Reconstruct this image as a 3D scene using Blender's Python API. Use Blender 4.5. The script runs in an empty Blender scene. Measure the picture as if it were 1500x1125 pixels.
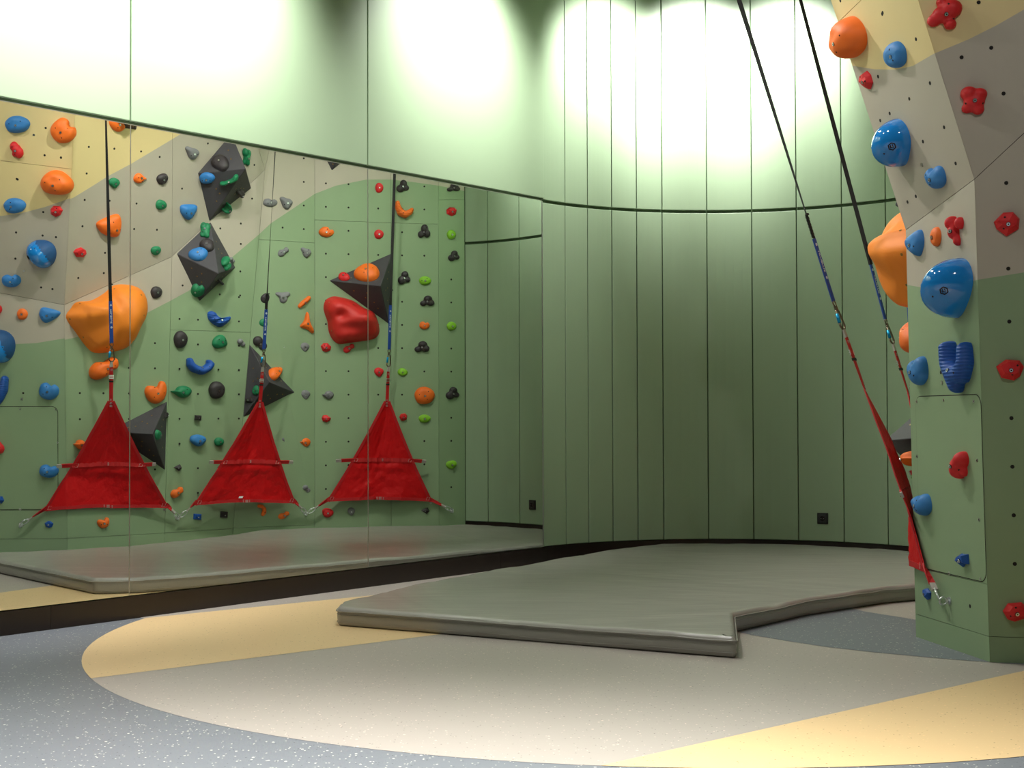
import bpy, bmesh, math, random
from mathutils import Vector, Matrix, noise
from mathutils.bvhtree import BVHTree
random.seed(7)
SC = bpy.context.scene
COL = SC.collection
V = Vector
# ------------------------------------------------------------------ camera
FPX, PIT, ROL = 2101.886, 0.0222234, -0.0032408
cp, sp, cr, sr = math.cos(PIT), math.sin(PIT), math.cos(ROL), math.sin(ROL)
EYE = V((0, 0, 1.03))
RIGHT = V((cr, -sp*sr, cp*sr)); UP = V((-sr, -sp*cr, cp*cr)); FWD = V((0, cp, sp))
cd = bpy.data.cameras.new('camera'); cam = bpy.data.objects.new('camera', cd); COL.objects.link(cam)
cd.sensor_width = 36; cd.lens = 36*FPX/1500; cd.clip_start = .05; cd.clip_end = 60
M = Matrix.Identity(4)
for i in range(3):
    M[i][0] = RIGHT[i]; M[i][1] = UP[i]; M[i][2] = -FWD[i]; M[i][3] = EYE[i]
cam.matrix_world = M
SC.camera = cam
# ------------------------------------------------------------------ light and exposure
SC.view_settings.view_transform = 'Standard'; SC.view_settings.look = 'None'
SC.view_settings.gamma = 1; SC.view_settings.use_curve_mapping = False
SC.view_settings.exposure = 0.0
SC.render.film_transparent = False
w = bpy.data.worlds.new('world'); SC.world = w; w.use_nodes = True
w.node_tree.nodes['Background'].inputs[0].default_value = (.9, .95, 1, 1)
w.node_tree.nodes['Background'].inputs[1].default_value = .2
TH = 0.68412637
N = V((math.cos(TH), -math.sin(TH), 0)); DD = V((math.sin(TH), math.cos(TH), 0)); DIST = -6.154648
ZB, ZT, ZC = .12, 2.531, 4.3
P0, PW = 4.453, 1.717
def on_wall(p, z, off=0.0):
    "point on the mirror wall: p metres along it, z high, off metres out into the room"
    q = N*(DIST+off) + DD*p
    return V((q.x, q.y, z))
CC = V((1.445, 8.961, 0)); CR = 1.62           # the curved back wall
def spot(name, loc, aim, watt, ang=70, blend=.8, col=(1, .96, .9), size=.06):
    l = bpy.data.lights.new(name, 'SPOT'); l.energy = watt; l.spot_size = math.radians(ang); l.spot_blend = blend
    l.color = col; l.shadow_soft_size = size
    o = bpy.data.objects.new(name, l); COL.objects.link(o); o.location = loc
    o.rotation_euler = (V(aim)-V(loc)).to_track_quat('-Z', 'Y').to_euler()
    return o
def area(name, loc, aim, watt, sx, sy, col=(1, .97, .92)):
    l = bpy.data.lights.new(name, 'AREA'); l.energy = watt; l.shape = 'RECTANGLE'; l.size = sx; l.size_y = sy; l.color = col
    o = bpy.data.objects.new(name, l); COL.objects.link(o); o.location = loc
    o.rotation_euler = (V(aim)-V(loc)).to_track_quat('-Z', 'Y').to_euler()
    return o
WASH = (1, .99, .97)
for p, wt in ((3.35, 680), (4.85, 640), (7.0, 420)):         # wall washers along the mirror wall
    spot('wash_lamp', on_wall(p, 4.15, .8), on_wall(p, 3.2), wt*1.1, 92, 1, WASH, .1)
for a, wt in ((118, 400), (92, 520), (70, 330)):             # three at the curved wall
    c = V((math.cos(math.radians(a)), math.sin(math.radians(a)), 0))
    q = CC+c*(CR-.8); t = CC+c*CR
    spot('wash_lamp', (q.x, q.y, 4.15), (t.x, t.y, 3.5), wt, 76, 1, WASH, .1)
for x, y, wt in ((-1.3, 3.1, 1700), (.6, 2.9, 1450), (-.3, 5.6, 260)):  # the last one is an added fill that brightens the middle floor and mat
    spot('ceiling_and_fill_lamp', (x, y, 4.2), (x, y, 0), wt, 76, 1, (1, .98, .95), .1)
for (x, y), (tx, ty, tz), wt in (((.1, 7.5), (2.0, 7.1, 1.7), 190), ((.4, 8.4), (2.5, 8.1, 1.8), 150), ((.9, 9.0), (2.7, 9.0, 1.8), 90), ((-.6, 6.0), (1.8, 6.4, 1.8), 55), ((.2, 5.6), (2.5, 8.2, 2.0), 60), ((1.6, 2.6), (2.7, 5.8, 2.0), 120)):  # the last one is an extra fill, added to lighten the camera-facing tower facet
    spot('track_and_fill_lamp', (x, y, 4.15), (tx, ty, tz), wt, 80, 1, (1, .97, .93), .05)
# ------------------------------------------------------------------ pixel rays (1500 x 1125 frame)
def ray(u, v):
    a = (u-750)/FPX; b = (562.5-v)/FPX
    return FWD + RIGHT*a + UP*b
def refl_p(p): return p - 2*((p-V((0, 0, 0))).dot(N)-DIST)*N
def refl_d(r): return r - 2*r.dot(N)*N
EYEV = refl_p(EYE)
def src(u, v, mir): return (EYEV, refl_d(ray(u, v))) if mir else (EYE, ray(u, v))
def hit_plane(u, v, mir, c, n):
    o, r = src(u, v, mir); t = (c-o).dot(n)/r.dot(n); return o+r*t
def at_depth(u, v, mir, y):
    o, r = src(u, v, mir); r0 = ray(u, v); return o+r*(y/r0.y)
def hit_z(u, v, z, mir=False):
    o, r = src(u, v, mir); t = (z-o.z)/r.z; return o+r*t
def pix(p, mir):
    if mir: p = refl_p(p)
    q = p-EYE; x = q.dot(RIGHT); y = q.dot(FWD); z = q.dot(UP)
    return 750+FPX*x/y, 562.5-FPX*z/y
# ------------------------------------------------------------------ materials
MATS = {}
def srgb(c):
    return tuple(((x/255)/12.92 if x/255 <= .04045 else ((x/255+.055)/1.055)**2.4) for x in c)
def mat(name, rgb, rough=.5, metal=0, bump=0, bscale=60, var=.0, vscale=6, spec=.5, coat=0, sheen=0, lin=False, detail=4, dist=.01):
    if name in MATS: return MATS[name]
    m = bpy.data.materials.new(name); m.use_nodes = True; nt = m.node_tree; b = nt.nodes['Principled BSDF']
    c = rgb if lin else srgb(rgb)
    b.inputs['Base Color'].default_value = (*c, 1); b.inputs['Roughness'].default_value = rough
    b.inputs['Metallic'].default_value = metal; b.inputs['Specular IOR Level'].default_value = spec
    if coat: b.inputs['Coat Weight'].default_value = coat; b.inputs['Coat Roughness'].default_value = .04
    if sheen: b.inputs['Sheen Weight'].default_value = sheen
    tc = nt.nodes.new('ShaderNodeTexCoord')
    if var:
        n = nt.nodes.new('ShaderNodeTexNoise'); n.inputs['Scale'].default_value = vscale; n.inputs['Detail'].default_value = 3
        nt.links.new(tc.outputs['Object'], n.inputs['Vector'])
        r = nt.nodes.new('ShaderNodeMix'); r.data_type = 'RGBA'
        r.inputs[6].default_value = (*[x*(1-var) for x in c], 1); r.inputs[7].default_value = (*[min(1, x*(1+var)) for x in c], 1)
        nt.links.new(n.outputs['Fac'], r.inputs[0]); nt.links.new(r.outputs[2], b.inputs['Base Color'])
    if bump:
        n = nt.nodes.new('ShaderNodeTexNoise'); n.inputs['Scale'].default_value = bscale; n.inputs['Detail'].default_value = detail
        nt.links.new(tc.outputs['Object'], n.inputs['Vector'])
        k = nt.nodes.new('ShaderNodeBump'); k.inputs['Strength'].default_value = bump; k.inputs['Distance'].default_value = dist
        nt.links.new(n.outputs['Fac'], k.inputs['Height']); nt.links.new(k.outputs[0], b.inputs['Normal'])
    MATS[name] = m; return m
GREENWALL = mat('green_panel_lacquer', (142, 162, 132), .42, bump=.05, bscale=220, dist=.002)
REVEAL = mat('shaded_green_joint', (70, 92, 60), .7)  # the wall green, darkened to paint in the shade inside the joints
PLINTH = mat('dark_brown_plinth', (38, 28, 23), .3, var=.2, vscale=3)
CW_Y = mat('climbing_paint_yellow', (214, 192, 138), .62, bump=.12, bscale=260, dist=.002, var=.03)
CW_S = mat('climbing_paint_stone', (172, 163, 148), .62, bump=.12, bscale=260, dist=.002, var=.03)
CW_G = mat('climbing_paint_green', (132, 154, 118), .62, bump=.12, bscale=260, dist=.002, var=.03)
BACK = mat('joint_shadow_board', (70, 68, 52), .8)
MIRROR = mat('silvered_glass', (.86, .885, .86), 0.0, metal=1, lin=True)
STEEL = mat('polished_steel', (225, 228, 230), .3, metal=1)
ALU = mat('brushed_aluminium', (190, 190, 185), .35, metal=1)
DARKSTEEL = mat('dark_bronze_steel', (120, 108, 92), .35, metal=1)
BLACK = mat('black_webbing', (26, 24, 24), .75, bump=.3, bscale=400, dist=.001)
BLUEWEB = mat('blue_webbing', (18, 62, 148), .7, bump=.3, bscale=400, dist=.001)
WHITE = mat('white_print', (225, 230, 235), .6)
CYAN = mat('cyan_anodised', (22, 150, 205), .3, metal=.6)
RED_F = mat('red_nylon', (196, 0, 8), .5, bump=.5, bscale=16, dist=.02, spec=.3, detail=6)
RED_W = mat('red_webbing', (178, 6, 14), .65, bump=.3, bscale=400, dist=.001)
STITCH = mat('grey_stitching', (190, 170, 165), .7)
WEBGREY = mat('grey_webbing', (165, 158, 150), .7)
HOLE = mat('bolt_hole_dark', (22, 18, 14), .9)
BRASS = mat('t_nut_brass', (150, 120, 70), .4, metal=1)
SOCK = mat('black_socket_plastic', (28, 28, 28), .35)
HOLD = {}
for k, c in dict(blue=(44, 118, 184), deep=(12, 76, 160), orange=(236, 108, 22), red=(206, 24, 30), green=(14, 118, 74),
                 black=(46, 40, 42), grey=(118, 118, 120), lime=(128, 186, 36)).items():
    HOLD[k] = mat(k+'_climbing_resin', c, .55, bump=.35, bscale=320, dist=.0025)
HOLD['gloss'] = mat('glossy_blue_resin', (30, 128, 205), .08, coat=.5)
HOLD['matt'] = mat('matt_blue_resin', (20, 74, 126), .6, bump=.35, bscale=320, dist=.0025)
HOLD['volume'] = mat('charcoal_volume_grit', (62, 60, 64), .65, bump=.4, bscale=420, dist=.003)
HOLD['vorange'] = mat('orange_volume_grit', (238, 132, 30), .6, bump=.3, bscale=420, dist=.002)
HOLD['vred'] = mat('red_volume_grit', (196, 34, 28), .55, bump=.3, bscale=420, dist=.002)
RIDGED = {}
for k, c in dict(deep=(12, 76, 160), orange=(236, 108, 22)).items():
    m_ = mat(k+'_ridged_resin', c, .5); nt_ = m_.node_tree; w_ = nt_.nodes.new('ShaderNodeTexWave'); w_.inputs['Scale'].default_value = 22; w_.inputs['Distortion'].default_value = 3
    w_.bands_direction = 'Z'; w_.inputs['Detail Scale'].default_value = .6
    t_ = nt_.nodes.new('ShaderNodeTexCoord'); nt_.links.new(t_.outputs['Object'], w_.inputs['Vector'])
    k_ = nt_.nodes.new('ShaderNodeBump'); k_.inputs['Strength'].default_value = .45; k_.inputs['Distance'].default_value = .006
    nt_.links.new(w_.outputs['Fac'], k_.inputs['Height']); nt_.links.new(k_.outputs[0], nt_.nodes['Principled BSDF'].inputs['Normal']); RIDGED[k] = m_
# floor vinyl with speckles
def vinyl(name, rgb, chip, dark, amount=.045):
    m = mat(name, rgb, .42, spec=.35); nt = m.node_tree; b = nt.nodes['Principled BSDF']
    tc = nt.nodes.new('ShaderNodeTexCoord')
    prev = None; c = srgb(rgb)
    for sc_, col, am in ((115, chip, amount), (75, chip, amount*.3), (120, dark, amount*.6)):
        vo = nt.nodes.new('ShaderNodeTexVoronoi'); vo.inputs['Scale'].default_value = sc_; vo.feature = 'F1'
        nt.links.new(tc.outputs['Object'], vo.inputs['Vector'])
        sep = nt.nodes.new('ShaderNodeSeparateColor'); nt.links.new(vo.outputs['Color'], sep.inputs[0])
        lt = nt.nodes.new('ShaderNodeMath'); lt.operation = 'LESS_THAN'; lt.inputs[1].default_value = am*1.6
        nt.links.new(sep.outputs[0], lt.inputs[0])
        dm = nt.nodes.new('ShaderNodeMath'); dm.operation = 'LESS_THAN'; dm.inputs[1].default_value = .34
        nt.links.new(vo.outputs['Distance'], dm.inputs[0])
        mu = nt.nodes.new('ShaderNodeMath'); mu.operation = 'MULTIPLY'
        nt.links.new(lt.outputs[0], mu.inputs[0]); nt.links.new(dm.outputs[0], mu.inputs[1])
        mx = nt.nodes.new('ShaderNodeMix'); mx.data_type = 'RGBA'; nt.links.new(mu.outputs[0], mx.inputs[0])
        if prev: nt.links.new(prev, mx.inputs[6])
        else: mx.inputs[6].default_value = (*c, 1)
        mx.inputs[7].default_value = (*srgb(col), 1); prev = mx.outputs[2]
    nt.links.new(prev, b.inputs['Base Color'])
    n = nt.nodes.new('ShaderNodeTexNoise'); n.inputs['Scale'].default_value = 300
    nt.links.new(tc.outputs['Object'], n.inputs['Vector'])
    k = nt.nodes.new('ShaderNodeBump'); k.inputs['Strength'].default_value = .08; k.inputs['Distance'].default_value = .002
    nt.links.new(n.outputs['Fac'], k.inputs['Height']); nt.links.new(k.outputs[0], b.inputs['Normal'])
    return m
FL_BLUE = vinyl('speckled_blue_grey_vinyl', (112, 116, 122), (205, 205, 195), (74, 78, 84), .045)
FL_GREY = vinyl('speckled_warm_grey_vinyl', (166, 158, 150), (215, 198, 186), (110, 102, 96), .03)
FL_YEL = vinyl('speckled_yellow_vinyl', (218, 188, 140), (236, 200, 150), (140, 112, 70), .03)
# mat vinyl
MATV = mat('grey_mat_vinyl', (158, 155, 147), .26, spec=.6)
def _mv():
    nt = MATV.node_tree; b = nt.nodes['Principled BSDF']; tc = nt.nodes.new('ShaderNodeTexCoord')
    mp = nt.nodes.new('ShaderNodeMapping'); mp.inputs['Rotation'].default_value = (0, 0, .5); mp.inputs['Scale'].default_value = (1.1, 6, 1)
    nt.links.new(tc.outputs['Object'], mp.inputs[0])
    n = nt.nodes.new('ShaderNodeTexNoise'); n.inputs['Scale'].default_value = 1.6; n.inputs['Detail'].default_value = 5; n.inputs['Distortion'].default_value = .8
    nt.links.new(mp.outputs[0], n.inputs['Vector'])
    n2 = nt.nodes.new('ShaderNodeTexNoise'); n2.inputs['Scale'].default_value = 2.2; n2.inputs['Detail'].default_value = 2
    nt.links.new(tc.outputs['Object'], n2.inputs['Vector'])
    k = nt.nodes.new('ShaderNodeBump'); k.inputs['Strength'].default_value = .35; k.inputs['Distance'].default_value = .012
    k2 = nt.nodes.new('ShaderNodeBump'); k2.inputs['Strength'].default_value = .3; k2.inputs['Distance'].default_value = .03
    nt.links.new(n.outputs['Fac'], k.inputs['Height']); nt.links.new(n2.outputs['Fac'], k2.inputs['Height'])
    nt.links.new(k2.outputs[0], k.inputs['Normal']); nt.links.new(k.outputs[0], b.inputs['Normal'])
_mv()
# ------------------------------------------------------------------ object helpers
def link_mesh(name, verts, faces, m, parent=None, smooth=False, fmats=None, loc=None):
    "one mesh object; verts in world space, its origin at loc (or the mean); parent's location is taken off"
    vs = [V(v) for v in verts]
    o0 = V(loc) if loc is not None else sum(vs, V())/len(vs)
    me = bpy.data.meshes.new(name); me.from_pydata([tuple(v-o0) for v in vs], [], faces)
    for x in (m if isinstance(m, (list, tuple)) else [m]): me.materials.append(x)
    if fmats:
        for p, k in zip(me.polygons, fmats): p.material_index = k
    if smooth: me.polygons.foreach_set('use_smooth', [True]*len(me.polygons))
    me.update()
    o = bpy.data.objects.new(name, me); COL.objects.link(o)
    if parent is not None:
        o.parent = parent; o.location = o0-world_loc(parent)
    else: o.location = o0
    return o
def world_loc(o):
    l = V(o.location)
    while o.parent: o = o.parent; l += V(o.location)
    return l
def empty(name, loc, label=None, cat=None, group=None, kind=None):
    o = bpy.data.objects.new(name, None); COL.objects.link(o); o.location = loc; o.empty_display_size = .1
    tag(o, label, cat, group, kind); return o
def tag(o, label=None, cat=None, group=None, kind=None):
    if label: o['label'] = label
    if cat: o['category'] = cat
    if group: o['group'] = group
    if kind: o['kind'] = kind
    return o
class MB:
    def __init__(s): s.v = []; s.f = []; s.m = []
    def add(s, vs, fs, mi=0):
        b = len(s.v); s.v += [V(v) for v in vs]; s.f += [[b+i for i in f] for f in fs]; s.m += [mi]*len(fs)
    def box(s, c, ax, ay, az, mi=0):
        c = V(c); vs = [c+ax*i+ay*j+az*k for i in (-1, 1) for j in (-1, 1) for k in (-1, 1)]
        fs = [(0, 1, 3, 2), (4, 6, 7, 5), (0, 4, 5, 1), (2, 3, 7, 6), (0, 2, 6, 4), (1, 5, 7, 3)]
        if ax.cross(ay).dot(az) < 0: fs = [tuple(reversed(f)) for f in fs]
        s.add(vs, fs, mi)
    def tube(s, pts, r, seg=10, mi=0, closed=False, cap=True):
        pts = [V(p) for p in pts]; n = len(pts); rr = r if isinstance(r, (list, tuple)) else [r]*n
        rings = []; up = None
        for i, p in enumerate(pts):
            a = pts[(i-1) % n] if (closed or i > 0) else p; b = pts[(i+1) % n] if (closed or i < n-1) else p
            t = (b-a).normalized()
            if up is None:
                up = V((0, 0, 1)) if abs(t.z) < .9 else V((1, 0, 0))
            x = t.cross(up).normalized(); up = x.cross(t).normalized()
            rings.append([p+(x*math.cos(q)+up*math.sin(q))*rr[i] for q in [2*math.pi*k/seg for k in range(seg)]])
        vs = [v for g in rings for v in g]; fs = []
        for i in range(n if closed else n-1):
            j = (i+1) % n
            for k in range(seg):
                fs.append((i*seg+k, i*seg+(k+1) % seg, j*seg+(k+1) % seg, j*seg+k))
        if cap and not closed:
            fs.append(tuple(range(seg-1, -1, -1))); fs.append(tuple((n-1)*seg+k for k in range(seg)))
        s.add(vs, fs, mi)
    def disc(s, c, n, r, h, seg=12, mi=0):
        c = V(c); n = V(n).normalized(); s.tube([c, c+n*h], r, seg, mi)
    def ellipsoid(s, c, ax, ay, az, nu=16, nv=10, mi=0):
        c = V(c); vs = []; fs = []
        for i in range(nv+1):
            t = math.pi*i/nv
            for k in range(nu):
                q = 2*math.pi*k/nu
                vs.append(c+ax*(math.sin(t)*math.cos(q))+ay*(math.sin(t)*math.sin(q))+az*math.cos(t))
        flip = ax.cross(ay).dot(az) < 0
        for i in range(nv):
            for k in range(nu):
                f = (i*nu+k, (i+1)*nu+k, (i+1)*nu+(k+1) % nu, i*nu+(k+1) % nu)
                fs.append(tuple(reversed(f)) if flip else f)
        s.add(vs, fs, mi)
    def obj(s, name, m, parent=None, smooth=False, loc=None):
        return link_mesh(name, s.v, s.f, m, parent, smooth, s.m, loc)
def bevel(o, wd, seg=2):
    b = o.modifiers.new('bevel', 'BEVEL'); b.width = wd; b.segments = seg; b.limit_method = 'ANGLE'; b.angle_limit = math.radians(30)
    return o
# ------------------------------------------------------------------ floor
CEN = V((.704, 6.842)); CRAD = 2.637
fl = empty('floor', (0, 4, 0), kind='structure')
mb = MB(); mb.add([(-10, -5, 0), (5, -5, 0), (5, 12, 0), (-10, 12, 0)], [(0, 1, 2, 3)])
mb.obj('blue_grey_vinyl', FL_BLUE, fl, loc=(0, 4, 0))
def circ_pts(c, r, a0, a1, n): return [V((c[0]+r*math.cos(a0+(a1-a0)*i/n), c[1]+r*math.sin(a0+(a1-a0)*i/n))) for i in range(n+1)]
def flat(name, pts, z, m):
    o = link_mesh(name, [(p[0], p[1], z) for p in pts], [tuple(range(len(pts)))], m, fl, loc=(pts[0][0], pts[0][1], z))
    return o
def clip(poly, a, b, keep_left=True):
    out = []; a = V(a); b = V(b); d = b-a
    side = lambda p: (d.x*(p.y-a.y)-d.y*(p.x-a.x))*(1 if keep_left else -1)
    for i in range(len(poly)):
        p, q = poly[i], poly[(i+1) % len(poly)]; sp_, sq = side(p), side(q)
        if sp_ >= 0: out.append(p)
        if (sp_ >= 0) != (sq >= 0): out.append(p+(q-p)*(sp_/(sp_-sq)))
    return out
circle = circ_pts(CEN, CRAD, 0, 2*math.pi, 128)[:-1]
flat('warm_grey_vinyl', circle, .0008, FL_GREY)
s1a, s1b = V((-1.644, 5.696)), V((-.403, 6.742)); s1c, s1d = V((-1.89, 7.365)), V((-.898, 8.195))
yel1 = clip(clip(circle, s1a, s1b, True), s1c, s1d, False)
flat('yellow_vinyl_stripe', yel1, .0016, FL_YEL)
outer = clip([V(p) for p in ((-3.4, 6.2), (-1.0, 8.5), (-.2, 9.4), (.0, 8.9), (-.898, 8.195), (-1.89, 7.365))], (-3, 0), (-3, 10), False)
flat('grey_vinyl_margin', [V((-1.886, 7.361)), V((-.7, 8.36)), V((.3, 9.2)), V((.2, 10.0)), V((-1.6, 8.0)), V((-2.0, 7.5))], .0012, FL_GREY)
y2a, y2b = V((.257, 4.243)), V((2.05, 5.78))
yel2 = clip(circle, y2a, y2b, False)
flat('yellow_vinyl_wedge', yel2, .0016, FL_YEL)
# dark lens between the mat and the tower
arcA = [hit_z(u, v, 0) for u, v in ((1085, 927), (1100, 930.5), (1150, 939), (1210, 948), (1280, 956), (1350, 962.5), (1400, 967), (1450, 970.5), (1500, 974))]
arcB = [hit_z(u, v, 0) for u, v in ((1500, 930), (1420, 920), (1370, 912), (1340, 908), (1300, 901.5), (1266, 896), (1240, 890))]
flat('blue_grey_vinyl_lens', [V((p.x, p.y)) for p in arcA+arcB+[V((1.5, 7.6, 0)), V((1.05, 7.0, 0))]], .002, FL_BLUE)
# ------------------------------------------------------------------ ceiling and outer walls
o = link_mesh('ceiling', [(-10, -5, ZC), (-10, 12, ZC), (5, 12, ZC), (5, -5, ZC)], [(0, 1, 2, 3)], mat('dark_ceiling_paint', (92, 94, 92), .8)); tag(o, kind='structure')
SHELL = mat('outer_wall_paint', (150, 165, 140), .6)
def wall_slab(name, a, b, z0, z1, m, th=.1):
    a = V(a); b = V(b); d = (b-a).normalized(); n = V((-d.y, d.x)); mb = MB()
    c = (a+b)/2; mb.box((c.x+n.x*th/2, c.y+n.y*th/2, (z0+z1)/2), V((d.x, d.y, 0))*((b-a).length/2), V((n.x, n.y, 0))*(th/2), V((0, 0, (z1-z0)/2)))
    o = mb.obj(name, m); tag(o, kind='structure'); return o
A_ = on_wall(-6, 0)
wall_slab('wall_rear', (3.3, -4), (-9.0, -4), 0, ZC, SHELL, -.1)
wall_slab('wall_side', (-9.0, -4), (A_.x-.3, A_.y), 0, ZC, SHELL, -.1)
wall_slab('wall_right', (3.25, -4), (3.25, 5.5), 0, ZC, SHELL, -.1)
# ------------------------------------------------------------------ mirror wall
wl = empty('wall_left', on_wall(P0, 0), kind='structure')
PE = P0+2*PW-.005
mb = MB(); c = (on_wall(-6, 0, -.06)+on_wall(PE, 0, -.06))/2
mb.box((c.x, c.y, ZC/2), DD*((PE+6)/2), N*.04, V((0, 0, ZC/2))); mb.obj('backing_board', REVEAL, wl)
for k in range(-5, 2):                      # upper lacquered panels, one over every pane
    a, b = P0+k*PW, P0+(k+1)*PW
    if k == 1: b = PE+.03
    mb = MB(); c = (on_wall(a, 0, -.011)+on_wall(b, 0, -.011))/2
    mb.box((c.x, c.y, (ZT+.022+ZC)/2), DD*((b-a)/2-.004), N*.011, V((0, 0, (ZC-ZT-.022)/2)))
    bevel(mb.obj('wall_panel', GREENWALL, wl), .003)
pl = empty('baseboard_left', on_wall(P0, 0), kind='structure')
for a, b in ((-6, 1.0), (1.0, 4.0), (4.0, 7.42), (7.42, PE)):
    mb = MB(); c = (on_wall(a, 0, -.012)+on_wall(b, 0, -.012))/2
    mb.box((c.x, c.y, (ZB-.006)/2), DD*((b-a)/2-.001), N*.012, V((0, 0, (ZB-.006)/2)))
    mb.obj('plinth_board', PLINTH, pl)
mir = empty('wall_mirror', on_wall(P0, ZB), 'frameless wall mirror of tall panes above the dark plinth, reflecting the climbing wall', 'mirror')
for k in range(-4, 2):
    a, b = P0+k*PW, P0+(k+1)*PW
    mb = MB(); c = (on_wall(a, 0, -.005)+on_wall(b, 0, -.005))/2
    mb.box((c.x, c.y, (ZB+ZT)/2), DD*((b-a)/2-.0012), N*.005, V((0, 0, (ZT-ZB)/2)))
    o = mb.obj('mirror_pane', MIRROR, mir)
    if k > -4:
        mb = MB(); c = on_wall(a, (ZB+ZT)/2, -.004); mb.box(c, DD*.003, N*.0045, V((0, 0, (ZT-ZB)/2))); mb.obj('pane_joint', ALU, mir)
mb = MB(); c = on_wall(PE+.004, (ZB+ZT)/2, -.002); mb.box(c, DD*.003, N*.005, V((0, 0, (ZT-ZB)/2))); mb.obj('edge_strip', ALU, mir)
mb = MB(); c = (on_wall(-2.4, 0, -.004)+on_wall(PE, 0, -.004))/2
mb.box((c.x, c.y, ZT+.002), DD*((PE+2.4)/2), N*.005, V((0, 0, .002))); mb.obj('top_strip', ALU, mir)
# ------------------------------------------------------------------ curved back wall
def ang_at(u):
    r = ray(u, 600); d = V((r.x, r.y)).normalized(); c = V((CC.x, CC.y)); b = d.dot(c); t = b+math.sqrt(b*b-c.dot(c)+CR*CR)
    p = d*t-c; return math.atan2(p.y, p.x)
us = [796, 829, 862, 897.5, 934, 971.5, 1037, 1103, 1168.5, 1235, 1299.5]
angs = [ang_at(u) for u in us]
def end_angle():
    a = math.radians(60)
    while a > 0:
        p = V((CC.x+CR*math.cos(a), CC.y+CR*math.sin(a), 1.0))
        if pix(p, True)[0] < 681.5: return a
        a -= .001
angs.append(end_angle())
wb = empty('wall_back', (CC.x, CC.y+CR, 0), kind='structure')
def arc_slab(a0, a1, r0, r1, z0, z1, n=6):
    "slab between radii r0 (room side) < r1"
    mb = MB(); vs = []
    for i in range(n+1):
        a = a0+(a1-a0)*i/n
        for r, z in ((r0, z0), (r0, z1), (r1, z1), (r1, z0)):
            vs.append(V((CC.x+r*math.cos(a), CC.y+r*math.sin(a), z)))
    fs = []
    for i in range(n):
        for k in range(4):
            fs.append((4*i+k, 4*i+(k+1) % 4, 4*i+4+(k+1) % 4, 4*i+4+k))
    fs.append((0, 3, 2, 1)); fs.append((4*n, 4*n+1, 4*n+2, 4*n+3))
    mb.add(vs, fs); return mb
def fixn(o):
    bm = bmesh.new(); bm.from_mesh(o.data); bmesh.ops.recalc_face_normals(bm, faces=bm.faces); bm.to_mesh(o.data); bm.free(); return o
g = .0035/CR; ZS = 2.535
fixn(arc_slab(angs[0]+.03, angs[-1]-.02, CR+.026, CR+.08, 0, ZC, 48).obj('backing_board', REVEAL, wb))
for i in range(len(angs)-1):
    for z0, z1 in ((ZB, ZS-.011), (ZS+.011, ZC)):
        o = fixn(arc_slab(angs[i]-g, angs[i+1]+g, CR, CR+.024, z0, z1, 5).obj('wall_panel', GREENWALL, wb)); bevel(o, .003)
bb = empty('baseboard_back', (CC.x, CC.y+CR, 0), kind='structure')
fixn(arc_slab(angs[0]+.02, angs[-1]-.02, CR+.012, CR+.02, 0, ZB-.004, 40).obj('plinth_board', PLINTH, bb))
# ------------------------------------------------------------------ climbing wall facets
AC = V((1.885, 6.411, 1.032)); AN = V((-.986, -.164, -.022)).normalized()
BC = V((1.756, 6.448, 2.289)); BN = V((-.946, -.201, -.256)).normalized()
def vert_top(p, q, z): t = (z-p.z)/(q.z-p.z); return p+(q-p)*t
K1 = V((1.826, 6.631, 1.882)); E1b = V((1.863, 6.668, 0))
K0 = hit_plane(1427.5, 262.5, False, AC, AN); A0r = hit_plane(1448, 900, False, AC, AN); A0 = vert_top(K0, A0r, 0)
K1 = hit_plane(1326.8, 337, False, AC, AN); E1b = vert_top(K1, hit_plane(1340.5, 880, False, AC, AN), 0)
ZTOP = 4.25
BN = (K1-K0).cross(hit_plane(1222, 0, False, BC, BN)-K1).normalized()
if BN.x > 0: BN = -BN
BC = K1
T1 = vert_top(K1, hit_plane(1217, 0, False, BC, BN), ZTOP)
T0 = vert_top(K0, hit_plane(1345, 0, False, BC, BN), ZTOP)
# second tower facet, turned towards the camera
f2d = V((.965, -.26, 0)); F2N = V((-.26, -.965, 0)).normalized()
Q0 = A0+f2d*1.3
F2c = A0
edge_dir = (K0-A0).normalized(); F2N = f2d.cross(edge_dir).normalized()
if F2N.y > 0: F2N = -F2N
J0 = hit_plane(1500, 195, False, A0, F2N); J1 = K0+(J0-K0).normalized()*1.45
J1b = V((0, 0, 0)); J1b = J1-edge_dir*(J1.z/edge_dir.z)
F2uN = (J0-K0).cross(T0-K0).normalized()
if F2uN.y > 0: F2uN = -F2uN
JT = V((J1.x-.1, 0, ZTOP)); JT.y = (F2uN.dot(K0)-F2uN.x*JT.x-F2uN.z*JT.z)/F2uN.y
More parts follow.
